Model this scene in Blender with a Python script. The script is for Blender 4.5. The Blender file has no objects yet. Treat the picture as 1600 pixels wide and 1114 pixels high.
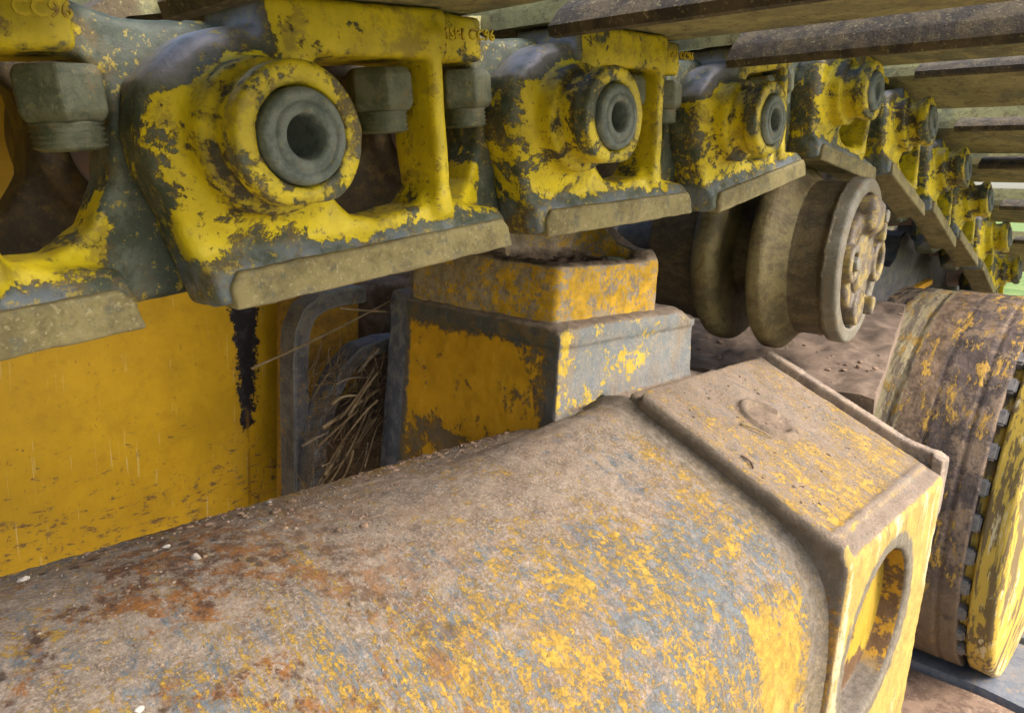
import bpy, bmesh, math, random
import numpy as np
from mathutils import Vector, Matrix

random.seed(7)
rng = np.random.default_rng(7)
scene = bpy.context.scene
COL = scene.collection
R_ = math.radians

# ------------------------------------------------------------------ camera, sky, sun, exposure
# X runs along the track (away to the right), Y inboard, Z up; the camera is the origin.
FPX, PITCH, YAW, ROLL = 1150.0, R_(12.2), R_(42.4), R_(2.83)
h_ = Vector((math.cos(YAW), math.sin(YAW), 0)); r_ = Vector((math.sin(YAW), -math.cos(YAW), 0)); z_ = Vector((0, 0, 1))
CF = math.cos(PITCH) * h_ - math.sin(PITCH) * z_
cu0 = math.sin(PITCH) * h_ + math.cos(PITCH) * z_
CR = math.cos(ROLL) * r_ + math.sin(ROLL) * cu0
CU = -math.sin(ROLL) * r_ + math.cos(ROLL) * cu0
cam = bpy.data.cameras.new('camera')
cam.sensor_width = 36; cam.lens = 36 * FPX / 1600
cam.clip_start = 0.01; cam.clip_end = 3000
cam.dof.use_dof = True; cam.dof.focus_distance = 0.46; cam.dof.aperture_fstop = 45
camo = bpy.data.objects.new('camera', cam); COL.objects.link(camo)
camo.matrix_world = Matrix(((CR.x, CU.x, -CF.x, 0), (CR.y, CU.y, -CF.y, 0), (CR.z, CU.z, -CF.z, 0), (0, 0, 0, 1)))
scene.camera = camo

SUN_EL, SUN_AZ = R_(42), R_(-76)          # azimuth of the direction TO the sun, from +X towards +Y
world = bpy.data.worlds.new('World'); scene.world = world; world.use_nodes = True
wn = world.node_tree.nodes; wl = world.node_tree.links
sky = wn.new('ShaderNodeTexSky'); sky.sky_type = 'NISHITA'; sky.sun_disc = False
sky.sun_elevation = SUN_EL; sky.sun_rotation = math.pi / 2 - SUN_AZ
sky.air_density = 1.0; sky.dust_density = 4.0; sky.ozone_density = 1.0
bg = wn['Background']; bg.inputs['Strength'].default_value = 0.13
wl.new(sky.outputs[0], bg.inputs['Color'])
sund = bpy.data.lights.new('sun', 'SUN'); sund.energy = 1.3; sund.angle = R_(30); sund.color = (1.0, 0.97, 0.93)
suno = bpy.data.objects.new('sun', sund); COL.objects.link(suno)
sdir = Vector((math.cos(SUN_EL) * math.cos(SUN_AZ), math.cos(SUN_EL) * math.sin(SUN_AZ), math.sin(SUN_EL)))
suno.rotation_euler = sdir.to_track_quat('Z', 'Y').to_euler()
vs = scene.view_settings
vs.view_transform = 'Standard'; vs.look = 'None'; vs.exposure = 1.75; vs.gamma = 1; vs.use_curve_mapping = False
scene.cycles.max_bounces = 8; scene.cycles.diffuse_bounces = 5

# ------------------------------------------------------------------ helpers: scene objects
def tag(o, label=None, cat=None, group=None, kind=None):
    if label: o['label'] = label
    if cat: o['category'] = cat
    if group: o['group'] = group
    if kind: o['kind'] = kind
    return o

def empty(name, loc=(0, 0, 0), rot=(0, 0, 0)):
    o = bpy.data.objects.new(name, None); COL.objects.link(o)
    o.location = loc; o.rotation_euler = rot; o.empty_display_size = 0.02
    return o

def put(name, me, mat=None, parent=None, loc=None, rot=None):
    o = bpy.data.objects.new(name, me); COL.objects.link(o)
    if mat and not me.materials: me.materials.append(mat)
    if parent: o.parent = parent
    if loc is not None: o.location = loc
    if rot is not None: o.rotation_euler = rot
    return o

def np_mesh(name, V, Q, smooth=True):
    me = bpy.data.meshes.new(name)
    V = np.ascontiguousarray(V, np.float32); Q = np.ascontiguousarray(Q, np.int32)
    n = Q.shape[1]
    me.vertices.add(len(V)); me.vertices.foreach_set('co', V.ravel())
    me.loops.add(Q.size); me.loops.foreach_set('vertex_index', Q.ravel())
    me.polygons.add(len(Q)); me.polygons.foreach_set('loop_start', np.arange(0, Q.size, n, dtype=np.int32))
    me.polygons.foreach_set('loop_total', np.full(len(Q), n, np.int32))
    me.polygons.foreach_set('use_smooth', np.full(len(Q), smooth, bool))
    me.update(); me.validate()
    return me

def bm_mesh(name, bm, smooth=True):
    me = bpy.data.meshes.new(name)
    bmesh.ops.recalc_face_normals(bm, faces=bm.faces[:])
    bm.to_mesh(me); bm.free()
    if smooth:
        me.polygons.foreach_set('use_smooth', np.ones(len(me.polygons), bool))
    return me

# ------------------------------------------------------------------ helpers: signed distance shapes
_tab = rng.random((32, 32, 32)).astype(np.float32)
def vnoise(X, Y, Z, f):
    x, y, z = np.broadcast_arrays(X * f + 101.3, Y * f + 57.1, Z * f + 33.7)
    i, j, k = np.floor(x).astype(int), np.floor(y).astype(int), np.floor(z).astype(int)
    u, v, w = x - i, y - j, z - k
    u, v, w = u * u * (3 - 2 * u), v * v * (3 - 2 * v), w * w * (3 - 2 * w)
    g = lambda a, b, c: _tab[(i + a) % 32, (j + b) % 32, (k + c) % 32]
    l = lambda a, b, t: a + (b - a) * t
    return l(l(l(g(0,0,0), g(1,0,0), u), l(g(0,1,0), g(1,1,0), u), v), l(l(g(0,0,1), g(1,0,1), u), l(g(0,1,1), g(1,1,1), u), v), w) - 0.5

def fbm(X, Y, Z, f, o=3):
    s = 0
    for k in range(o): s = s + vnoise(X + k * 3.1, Y, Z, f * 2 ** k) / 2 ** k
    return s

def smin(a, b, k):
    h = np.clip(0.5 + 0.5 * (b - a) / k, 0, 1)
    return b + (a - b) * h - k * h * (1 - h)
def smax(a, b, k): return -smin(-a, -b, k)
def sbox(X, Y, Z, lo, hi, r=0.002):
    c = [(a + b) / 2 for a, b in zip(lo, hi)]; s = [(b - a) / 2 - r for a, b in zip(lo, hi)]
    qx, qy, qz = abs(X - c[0]) - s[0], abs(Y - c[1]) - s[1], abs(Z - c[2]) - s[2]
    return np.sqrt(np.maximum(qx, 0) ** 2 + np.maximum(qy, 0) ** 2 + np.maximum(qz, 0) ** 2) + np.minimum(np.maximum(np.maximum(qx, qy), qz), 0) - r
def scyl(A, B, H, r, h0, h1, rr=0.002):
    """cylinder about axis H; A, B the other two coordinates"""
    d = np.sqrt(A * A + B * B) - r + rr; e = abs(H - (h0 + h1) / 2) - (h1 - h0) / 2 + rr
    return np.minimum(np.maximum(d, e), 0) + np.sqrt(np.maximum(d, 0) ** 2 + np.maximum(e, 0) ** 2) - rr
def spoly(X, Z, P):
    d = np.full(np.broadcast(X, Z).shape, 1e9); s = np.ones_like(d)
    n = len(P)
    for i in range(n):
        a, b = P[i], P[(i + 1) % n]
        ex, ez = b[0] - a[0], b[1] - a[1]; wx, wz = X - a[0], Z - a[1]
        t = np.clip((wx * ex + wz * ez) / (ex * ex + ez * ez), 0, 1)
        d = np.minimum(d, (wx - ex * t) ** 2 + (wz - ez * t) ** 2)
        c1 = Z >= a[1]; c2 = Z < b[1]; c3 = ex * wz > ez * wx
        s = np.where((c1 & c2 & c3) | (~c1 & ~c2 & ~c3), -s, s)
    return s * np.sqrt(d)
def sext(d2, H, h0, h1, rr=0.002):
    d = d2 + rr; e = abs(H - (h0 + h1) / 2) - (h1 - h0) / 2 + rr
    return np.minimum(np.maximum(d, e), 0) + np.sqrt(np.maximum(d, 0) ** 2 + np.maximum(e, 0) ** 2) - rr
def sstep(x, a, b):
    t = np.clip((x - a) / (b - a), 0, 1); return t * t * (3 - 2 * t)

def sdf_mesh(name, fn, lo, hi, h):
    ax = [np.arange(a, b + h, h) for a, b in zip(lo, hi)]
    X, Y, Z = np.meshgrid(*ax, indexing='ij', sparse=True)
    v = np.array(np.broadcast_to(fn(X, Y, Z), tuple(len(a) for a in ax)), np.float32)
    for a in range(3):
        for e in (0, -1):
            sl = [slice(None)] * 3; sl[a] = e
            v[tuple(sl)] = np.maximum(v[tuple(sl)], h * 0.5)
    s = v < 0
    n = [d - 1 for d in v.shape]
    cnt = np.zeros(n, np.int8)
    cor = [(a, b, c) for a in (0, 1) for b in (0, 1) for c in (0, 1)]
    for a, b, c in cor: cnt += s[a:a + n[0], b:b + n[1], c:c + n[2]]
    act = np.argwhere((cnt > 0) & (cnt < 8))
    idx = np.full(n, -1, np.int32); idx[tuple(act.T)] = np.arange(len(act))
    acc = np.zeros((len(act), 3)); k = np.zeros(len(act))
    for ca in cor:
        for d in range(3):
            if ca[d]: continue
            cb = list(ca); cb[d] = 1
            va = v[tuple((act + ca).T)]; vb = v[tuple((act + cb).T)]
            m = (va < 0) != (vb < 0)
            t = np.where(m, va / np.where(m, va - vb, 1), 0)
            p = np.array(ca, float)[None, :].repeat(len(act), 0); p[:, d] = t
            acc[m] += p[m]; k[m] += 1
    V = (act + acc / k[:, None]) * h + np.array(lo)
    quads = []
    for d in range(3):
        e, f = (d + 1) % 3, (d + 2) % 3
        sl0 = [slice(None)] * 3; sl1 = [slice(None)] * 3
        sl0[d] = slice(0, -1); sl1[d] = slice(1, None)
        ch = s[tuple(sl0)] != s[tuple(sl1)]
        for q in (e, f):
            z0 = [slice(None)] * 3
            for end in (0, -1):
                z0 = [slice(None)] * 3; z0[q] = end; ch[tuple(z0)] = False
        E_ = np.argwhere(ch)
        if not len(E_): continue
        flip = s[tuple(E_.T)]
        def c(de, df):
            o = E_.copy(); o[:, e] += de; o[:, f] += df
            return idx[tuple(o.T)]
        q = np.stack([c(-1, -1), c(0, -1), c(0, 0), c(-1, 0)], 1)
        q[~flip] = q[~flip][:, ::-1]
        quads.append(q)
    return np_mesh(name, V, np.concatenate(quads))

def lathe(name, prof, n=96, axis='y', noise=0.0, cap=False):
    """prof: (radius, along); revolve about the axis"""
    if noise:                                   # more rows, so that the unevenness is not smeared across them
        P = [prof[0]]
        for a, b in zip(prof, prof[1:]):
            m = max(1, int(math.hypot(b[0] - a[0], b[1] - a[1]) / .0035))
            P += [(a[0] + (b[0] - a[0]) * (i + 1) / m, a[1] + (b[1] - a[1]) * (i + 1) / m) for i in range(m)]
        prof = P
    V = []
    for (r, a) in prof:
        for i in range(n):
            t = 2 * math.pi * i / n
            rr = r
            V.append((rr * math.cos(t), a, rr * math.sin(t)) if axis == 'y' else (rr * math.cos(t), rr * math.sin(t), a))
    V = np.array(V)
    if noise:
        nn = fbm(V[:, 0] + 3, V[:, 1], V[:, 2], 60)
        if axis == 'y': V[:, 0] *= 1 + noise * nn; V[:, 2] *= 1 + noise * nn
    Q = []
    for j in range(len(prof) - 1):
        for i in range(n):
            k = (i + 1) % n
            q = [j * n + i, j * n + k, (j + 1) * n + k, (j + 1) * n + i]
            Q.append(q if axis == 'z' else q[::-1])
    return np_mesh(name, V, np.array(Q))

def hexbolt(name, af, h0, h1, cham=0.12):
    """hexagonal prism along z between h0 and h1 with chamfered ends"""
    bm = bmesh.new()
    R = af / math.sqrt(3)
    rings = []
    H = h1 - h0
    for (k, z) in ((0.86, h0), (1.0, h0 + cham * H), (1.0, h1 - cham * H), (0.86, h1)):
        rings.append([bm.verts.new((R * k * math.cos(math.pi / 3 * i), R * k * math.sin(math.pi / 3 * i), z)) for i in range(6)])
    for a, b in zip(rings, rings[1:]):
        for i in range(6): bm.faces.new((a[i], a[(i + 1) % 6], b[(i + 1) % 6], b[i]))
    bm.faces.new(rings[0][::-1]); bm.faces.new(rings[-1])
    bmesh.ops.bevel(bm, geom=bm.edges[:], offset=af * 0.035, segments=2, affect='EDGES', profile=0.5)
    return bm_mesh(name, bm, False)

# ------------------------------------------------------------------ helpers: materials
class Mat:
    def __init__(s, name):
        s.m = bpy.data.materials.new(name); s.m.use_nodes = True
        s.nt = s.m.node_tree; s.N = s.nt.nodes; s.L = s.nt.links
        s.b = s.N['Principled BSDF']
        g = s.N.new('ShaderNodeNewGeometry'); s.P = g.outputs['Position']; s.Nrm = g.outputs['Normal']
        s._o = None
    def scaled(s, k):
        n = s.N.new('ShaderNodeVectorMath'); n.operation = 'SCALE'; s.L.new(s.P, n.inputs[0]); n.inputs['Scale'].default_value = k
        s.P = n.outputs[0]; return s
    def obj(s):
        if s._o is None: s._o = s.N.new('ShaderNodeTexCoord').outputs['Object']
        return s._o
    def _set(s, sock, v):
        if isinstance(v, bpy.types.NodeSocket): s.L.new(v, sock)
        elif isinstance(v, (tuple, list)) and len(v) == 3 and sock.type == 'RGBA': sock.default_value = (*v, 1)
        else: sock.default_value = v
    def xyz(s, v):
        n = s.N.new('ShaderNodeSeparateXYZ'); s._set(n.inputs[0], v); return n.outputs
    def map(s, v, sc=(1, 1, 1), rot=(0, 0, 0), loc=(0, 0, 0)):
        n = s.N.new('ShaderNodeMapping'); s._set(n.inputs['Vector'], v)
        n.inputs['Scale'].default_value = sc; n.inputs['Rotation'].default_value = rot; n.inputs['Location'].default_value = loc
        return n.outputs[0]
    def noise(s, scale, det=6, rough=0.6, v=None, dist=0.0):
        n = s.N.new('ShaderNodeTexNoise'); s._set(n.inputs['Vector'], v if v is not None else s.P)
        n.inputs['Scale'].default_value = scale; n.inputs['Detail'].default_value = det
        n.inputs['Roughness'].default_value = rough; n.inputs['Distortion'].default_value = dist
        return n.outputs[0]
    def vor(s, scale, v=None, feat='F1'):
        n = s.N.new('ShaderNodeTexVoronoi'); n.feature = feat; s._set(n.inputs['Vector'], v if v is not None else s.P)
        n.inputs['Scale'].default_value = scale
        return n.outputs['Distance']
    def math(s, op, a, b=0.0, c=0.0):
        n = s.N.new('ShaderNodeMath'); n.operation = op
        s._set(n.inputs[0], a); s._set(n.inputs[1], b); s._set(n.inputs[2], c); return n.outputs[0]
    def add(s, *a):
        r = a[0]
        for x in a[1:]: r = s.math('ADD', r, x)
        return r
    def mul(s, *a):
        r = a[0]
        for x in a[1:]: r = s.math('MULTIPLY', r, x)
        return r
    def ramp(s, x, lo, hi, a=0.0, b=1.0):
        n = s.N.new('ShaderNodeMapRange'); n.interpolation_type = 'SMOOTHSTEP'; n.clamp = True
        s._set(n.inputs[0], x)
        if lo > hi: lo, hi, a, b = hi, lo, b, a
        n.inputs[1].default_value = lo; n.inputs[2].default_value = hi; n.inputs[3].default_value = a; n.inputs[4].default_value = b
        return n.outputs[0]
    def band(s, x, lo, hi, soft):
        return s.mul(s.ramp(x, lo - soft, lo + soft), s.ramp(x, hi + soft, hi - soft))
    def mix(s, f, a, b):
        n = s.N.new('ShaderNodeMix'); n.data_type = 'RGBA'
        s._set(n.inputs[0], f); s._set(n.inputs[6], a); s._set(n.inputs[7], b); return n.outputs[2]
    def edge(s, r=0.004):
        n = s.N.new('ShaderNodeBevel'); n.samples = 4; n.inputs['Radius'].default_value = r
        d = s.N.new('ShaderNodeVectorMath'); d.operation = 'DOT_PRODUCT'
        s.L.new(n.outputs[0], d.inputs[0]); s.L.new(s.Nrm, d.inputs[1])
        return s.math('SUBTRACT', 1.0, d.outputs['Value'])
    def vary(s, col, f, lo=0.75, hi=1.25):
        n = s.N.new('ShaderNodeVectorMath'); n.operation = 'SCALE'
        s._set(n.inputs[0], col if isinstance(col, bpy.types.NodeSocket) else Vector(col))
        s._set(n.inputs['Scale'], s.ramp(f, 0.3, 0.7, lo, hi)); return n.outputs[0]
    def done(s, col, rough=0.8, metal=0.0, height=None, dist=0.001, strength=0.6):
        s._set(s.b.inputs['Base Color'], col); s._set(s.b.inputs['Roughness'], rough); s._set(s.b.inputs['Metallic'], metal)
        s.b.inputs['Specular IOR Level'].default_value = 0.35
        if height is not None:
            n = s.N.new('ShaderNodeBump'); n.inputs['Distance'].default_value = dist; n.inputs['Strength'].default_value = strength
            s._set(n.inputs['Height'], height); s.L.new(n.outputs[0], s.b.inputs['Normal'])
        return s.m

YEL = (0.60, 0.465, 0.010)
YELO = (0.55, 0.29, 0.010)
GRN = (0.075, 0.090, 0.062)
BLU = (0.17, 0.20, 0.225)
KHA = (0.235, 0.195, 0.085)
DUST = (0.255, 0.18, 0.122)
RUST = (0.20, 0.065, 0.02)
DARK = (0.03, 0.022, 0.015)

def mat_link():
    m = Mat('chipped yellow casting'); o = m.obj(); x, y, z = m.xyz(o)
    fine = m.noise(420, 5, .75)
    f = m.add(m.mul(m.noise(34, 13, .74, dist=.4), .85), m.mul(m.noise(110, 9, .8), .30))
    # bare areas: eye crown, flank above the rail, tail, end face and sharp edges
    n2 = m.math('SUBTRACT', m.noise(90, 5, .7), .5)
    zz = m.add(z, m.mul(n2, .022)); xx = m.add(x, m.mul(n2, .03))
    bare = m.add(m.ramp(zz, -.041, -.050, 0, .4), m.ramp(xx, .142, .158, 0, .7), m.ramp(xx, -.030, -.042, 0, .22),
                 m.mul(m.edge(.005), 1.1))
    rad = m.math('SQRT', m.add(m.mul(x, x), m.mul(z, z)))
    crown = m.mul(m.ramp(m.add(rad, m.mul(n2, .012)), .031, .037), m.ramp(m.add(z, m.mul(n2, .012)), .018, .026), m.ramp(x, .014, .006))
    ring = m.mul(m.ramp(y, .016, .010), .035)
    t = m.math('SUBTRACT', f, m.add(m.mul(bare, .55), ring, m.mul(crown, .9), m.mul(m.band(y, .012, .030, .003), .03)))
    pm = m.ramp(t, .510, .524)
    halo = m.ramp(t, .46, .51)
    metal = m.mix(m.ramp(m.noise(55, 10, .8), .43, .58), (.045, .056, .037), (.105, .120, .092))
    metal = m.mix(m.mul(m.ramp(m.noise(30, 10, .78), .50, .58), .75), metal, (.115, .078, .03))
    flank = m.mul(m.ramp(z, -.042, -.048), m.ramp(x, .150, .135), m.ramp(m.noise(50, 4, .6), .42, .58))
    metal = m.mix(m.mul(flank, .85), metal, (.13, .155, .18))
    tail = m.ramp(x, .150, .165)
    metal = m.mix(m.mul(tail, .8), metal, m.mix(m.ramp(m.noise(45, 10, .8), .43, .58), (.017, .026, .019), (.042, .056, .042)))
    groove = m.mul(m.band(y, .011, .033, .002), m.ramp(rad, .040, .034))
    metal = m.mix(m.mul(groove, .6), metal, (.045, .030, .014))
    metal = m.mix(m.mul(crown, m.ramp(m.noise(40, 3, .5), .3, .5)), metal, (.22, .21, .21))
    speck = m.mul(m.ramp(m.add(m.noise(230, 5, .8), m.mul(m.noise(30, 3), .3)), .72, .76), .7)
    metal = m.mix(speck, metal, (.36, .27, .03))
    metal = m.mix(m.mul(m.ramp(m.noise(140, 6, .78), .56, .66), .5), metal, (.05, .045, .03))
    yel = m.vary(YEL, m.noise(38, 5, .6), .72, 1.12)
    chips = m.ramp(m.noise(150, 9, .8), .575, .60)
    yel = m.mix(m.mul(chips, .8), yel, (.14, .09, .03))
    dirt = m.ramp(m.noise(40, 10, .78), .50, .60)
    yel = m.mix(m.mul(dirt, .55), yel, (.17, .12, .03))
    col = m.mix(pm, m.mix(m.mul(halo, .35), metal, (.16, .10, .03)), yel)
    rough = m.mix(pm, m.mix(crown, (.55,) * 3, (.36,) * 3), (.42,) * 3)
    ht = m.add(m.mul(pm, .9), m.mul(m.noise(160, 8, .72), .9), m.mul(fine, .25))
    return m.done(col, rough, m.mul(crown, .45), ht, .0008, .75)

def mat_khaki(name='dusty worn rail steel', a=KHA, b=(.13, .105, .045), c=(.10, .10, .075), bump=.5):
    m = Mat(name)
    col = m.mix(m.ramp(m.noise(38, 11, .8), .42, .60), a, b)
    col = m.mix(m.mul(m.ramp(m.noise(90, 9, .8), .53, .60), .7), col, c)
    col = m.mix(m.mul(m.ramp(m.noise(500, 4, .7), .56, .66), .6), col, (.36, .31, .18))
    e = m.edge(.004)
    col = m.mix(m.ramp(m.add(e, m.mul(m.noise(120), .06)), .06, .16, 0, .55), col, (.33, .29, .19))
    return m.done(col, .78, 0, m.add(m.mul(m.noise(220, 6, .65), .8), m.mul(m.noise(50, 3), .6)), .0008, bump)

def mat_steel(name, a, b, spots=(.16, .10, .04), rough=.6, sc=60):
    m = Mat(name)
    col = m.mix(m.ramp(m.noise(sc, 11, .80), .43, .57), a, b)
    col = m.mix(m.mul(m.ramp(m.noise(sc * 1.7, 9, .80), .55, .63), .6), col, spots)
    col = m.mix(m.mul(m.ramp(m.noise(sc * 5, 6, .8), .58, .64), .5), col, (.26, .22, .07))
    e = m.edge(.003)
    col = m.mix(m.ramp(e, .05, .2, 0, .4), col, (.28, .29, .27))
    return m.done(col, rough, 0, m.add(m.noise(260, 6, .75), m.mul(m.noise(70, 6, .7), .8)), .0009, .7)

def mat_shoe():
    m = Mat('dust filmed shoe plate'); x, y, z = m.xyz(m.obj())
    col = m.mix(m.ramp(m.noise(24, 11, .80, m.map(m.P, (1, .8, 1)), .3), .42, .58), (.36, .325, .140), (.235, .212, .095))
    col = m.mix(m.mul(m.ramp(m.noise(13, 10, .78, m.map(m.P, loc=(4, 4, 1)), .4), .51, .57), .75), col, (.135, .140, .088))
    col = m.mix(m.mul(m.ramp(m.noise(55, 10, .82), .54, .60), .7), col, (.13, .085, .035))
    col = m.mix(m.mul(m.ramp(m.noise(130, 8, .82), .56, .60), .6), col, (.06, .05, .03))
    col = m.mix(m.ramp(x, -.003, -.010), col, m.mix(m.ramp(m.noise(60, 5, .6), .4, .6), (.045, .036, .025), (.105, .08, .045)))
    col = m.mix(m.mul(m.ramp(m.noise(420, 4, .7), .58, .66), .5), col, (.38, .33, .16))
    return m.done(col, .8, 0, m.add(m.noise(180, 8, .75), m.mul(m.noise(30, 8, .75), 1.6)), .0016, .8)

def dusty(m, streak, seed, cover, blue):
    """dust, bare blue grey steel and rubbed through yellow in fractal flecks; cover and blue shift how much shows"""
    frac = m.noise(15, 13, .84, m.map(streak, loc=(seed, 1, 2)), .25)
    fr2 = m.noise(110, 9, .82, m.map(streak, loc=(3, seed, 2)))
    iso = m.noise(330, 7, .82, m.map(m.P, loc=(seed, 5, 5)))
    dust = m.mix(m.ramp(m.noise(38, 10, .80), .42, .60), (.265, .208, .155), (.155, .118, .088))
    dust = m.mix(m.ramp(m.noise(420, 6, .8), .47, .60), dust, (.35, .28, .215))
    dust = m.mix(m.mul(m.ramp(m.noise(170, 8, .8), .55, .64), .55), dust, (.085, .056, .036))
    b = m.add(m.mul(m.noise(13, 12, .82, m.map(streak, loc=(7, seed, 1)), .3), .48), m.mul(m.noise(90, 9, .82, m.map(streak, loc=(1, 7, seed))), .52), blue)
    steel = m.vary((.125, .142, .152), m.noise(130, 8, .8), .55, 1.45)
    col = m.mix(m.mul(m.ramp(b, .515, .548), .92), dust, steel)
    y = m.add(m.mul(frac, .32), m.mul(fr2, .33), m.mul(iso, .35), cover)
    ym = m.ramp(y, .498, .516)
    ycol = m.vary((.47, .285, .035), m.noise(110, 9, .8), .5, 1.3)
    col = m.mix(m.mul(ym, .95), col, ycol)
    return col, ym

def mat_tube():
    m = Mat('dusty scraped paint on tube').scaled(1 / FS); x, y, z = m.xyz(m.P)
    c = m.N.new('ShaderNodeCombineXYZ')
    m._set(c.inputs[0], m.add(x, m.mul(m.add(y, z), .15))); m._set(c.inputs[1], m.mul(m.add(y, z), .42)); m._set(c.inputs[2], m.mul(m.add(y, m.mul(z, -1.0)), .5))
    near = m.ramp(x, .33, .55)
    st = c.outputs[0]
    mixv = m.N.new('ShaderNodeMix'); mixv.data_type = 'VECTOR'; m._set(mixv.inputs[0], m.ramp(x, .10, .32)); m._set(mixv.inputs[4], m.P); m._set(mixv.inputs[5], st)
    streak = mixv.outputs[1]
    crest = m.ramp(z, -.262, -.225)
    xb = m.add(x, m.mul(m.math('SUBTRACT', m.noise(26, 8, .75), .5), .05))
    corner = m.mul(m.band(xb, .50, .562, .008), m.ramp(z, -.285, -.33))
    lower = m.mul(m.ramp(x, .30, .48), m.ramp(z, -.33, -.42))
    seam = m.band(xb, .55, .572, .006)
    cover = m.add(m.mul(crest, -.035), m.mul(corner, .06), m.mul(lower, .025), m.mul(seam, m.ramp(z, -.24, -.22), .03))
    blue = m.add(.030, m.mul(crest, -.06), m.mul(m.ramp(x, .25, .1), .03))
    col, yel = dusty(m, streak, 2.0, cover, blue)
    # paler rubbed paint down the flank
    pale = m.mul(lower, yel, m.ramp(m.noise(20, 10, .78, m.map(streak, loc=(9, 9, 9))), .48, .56))
    col = m.mix(m.mul(pale, .7), col, (.60, .44, .13))
    # rust and dark pits towards the near end
    left = m.ramp(x, .36, .16)
    ru = m.noise(11, 12, .78, m.map(m.P, loc=(5, 2, 1)), .3)
    rm = m.mul(m.ramp(ru, .47, .53), m.add(m.mul(left, .85), .14), m.ramp(m.noise(70, 8, .82), .44, .53))
    rc = m.mix(m.ramp(m.noise(50, 9, .8), .44, .56), (.26, .105, .022), (.085, .042, .023))
    col = m.mix(rm, col, rc)
    sp = m.add(m.vor(62), m.mul(m.noise(70, 9, .8), .55))
    spots = m.mul(m.ramp(sp, .56, .46), m.ramp(m.noise(9, 6, .7, m.map(m.P, loc=(1, 9, 4))), .49, .55), left)
    col = m.mix(m.mul(spots, .85), col, (.050, .030, .018))
    streaks = m.mul(m.ramp(m.noise(60, 8, .75, m.map(m.P, (.8, .8, .8), (R_(20), 0, R_(35)))), .60, .66), m.ramp(x, .25, .35), m.ramp(z, -.26, -.30))
    col = m.mix(m.mul(streaks, .6), col, (.085, .075, .065))
    # bare weld toe next to the box
    xe = m.add(x, m.mul(m.math('SUBTRACT', m.noise(60, 8, .75), .5), .016))
    col = m.mix(m.mul(m.band(xe, .577, .64, .003), .85), col, m.vary((.20, .165, .125), m.noise(120, 8, .8), .5, 1.4))
    ht = m.add(m.mul(m.noise(520, 6, .8), 1.0), m.mul(m.noise(130, 8, .75), 1.1), m.mul(yel, .3))
    return m.done(col, m.ramp(yel, 0, 1, .92, .55), 0, ht, .0014, .85)

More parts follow.
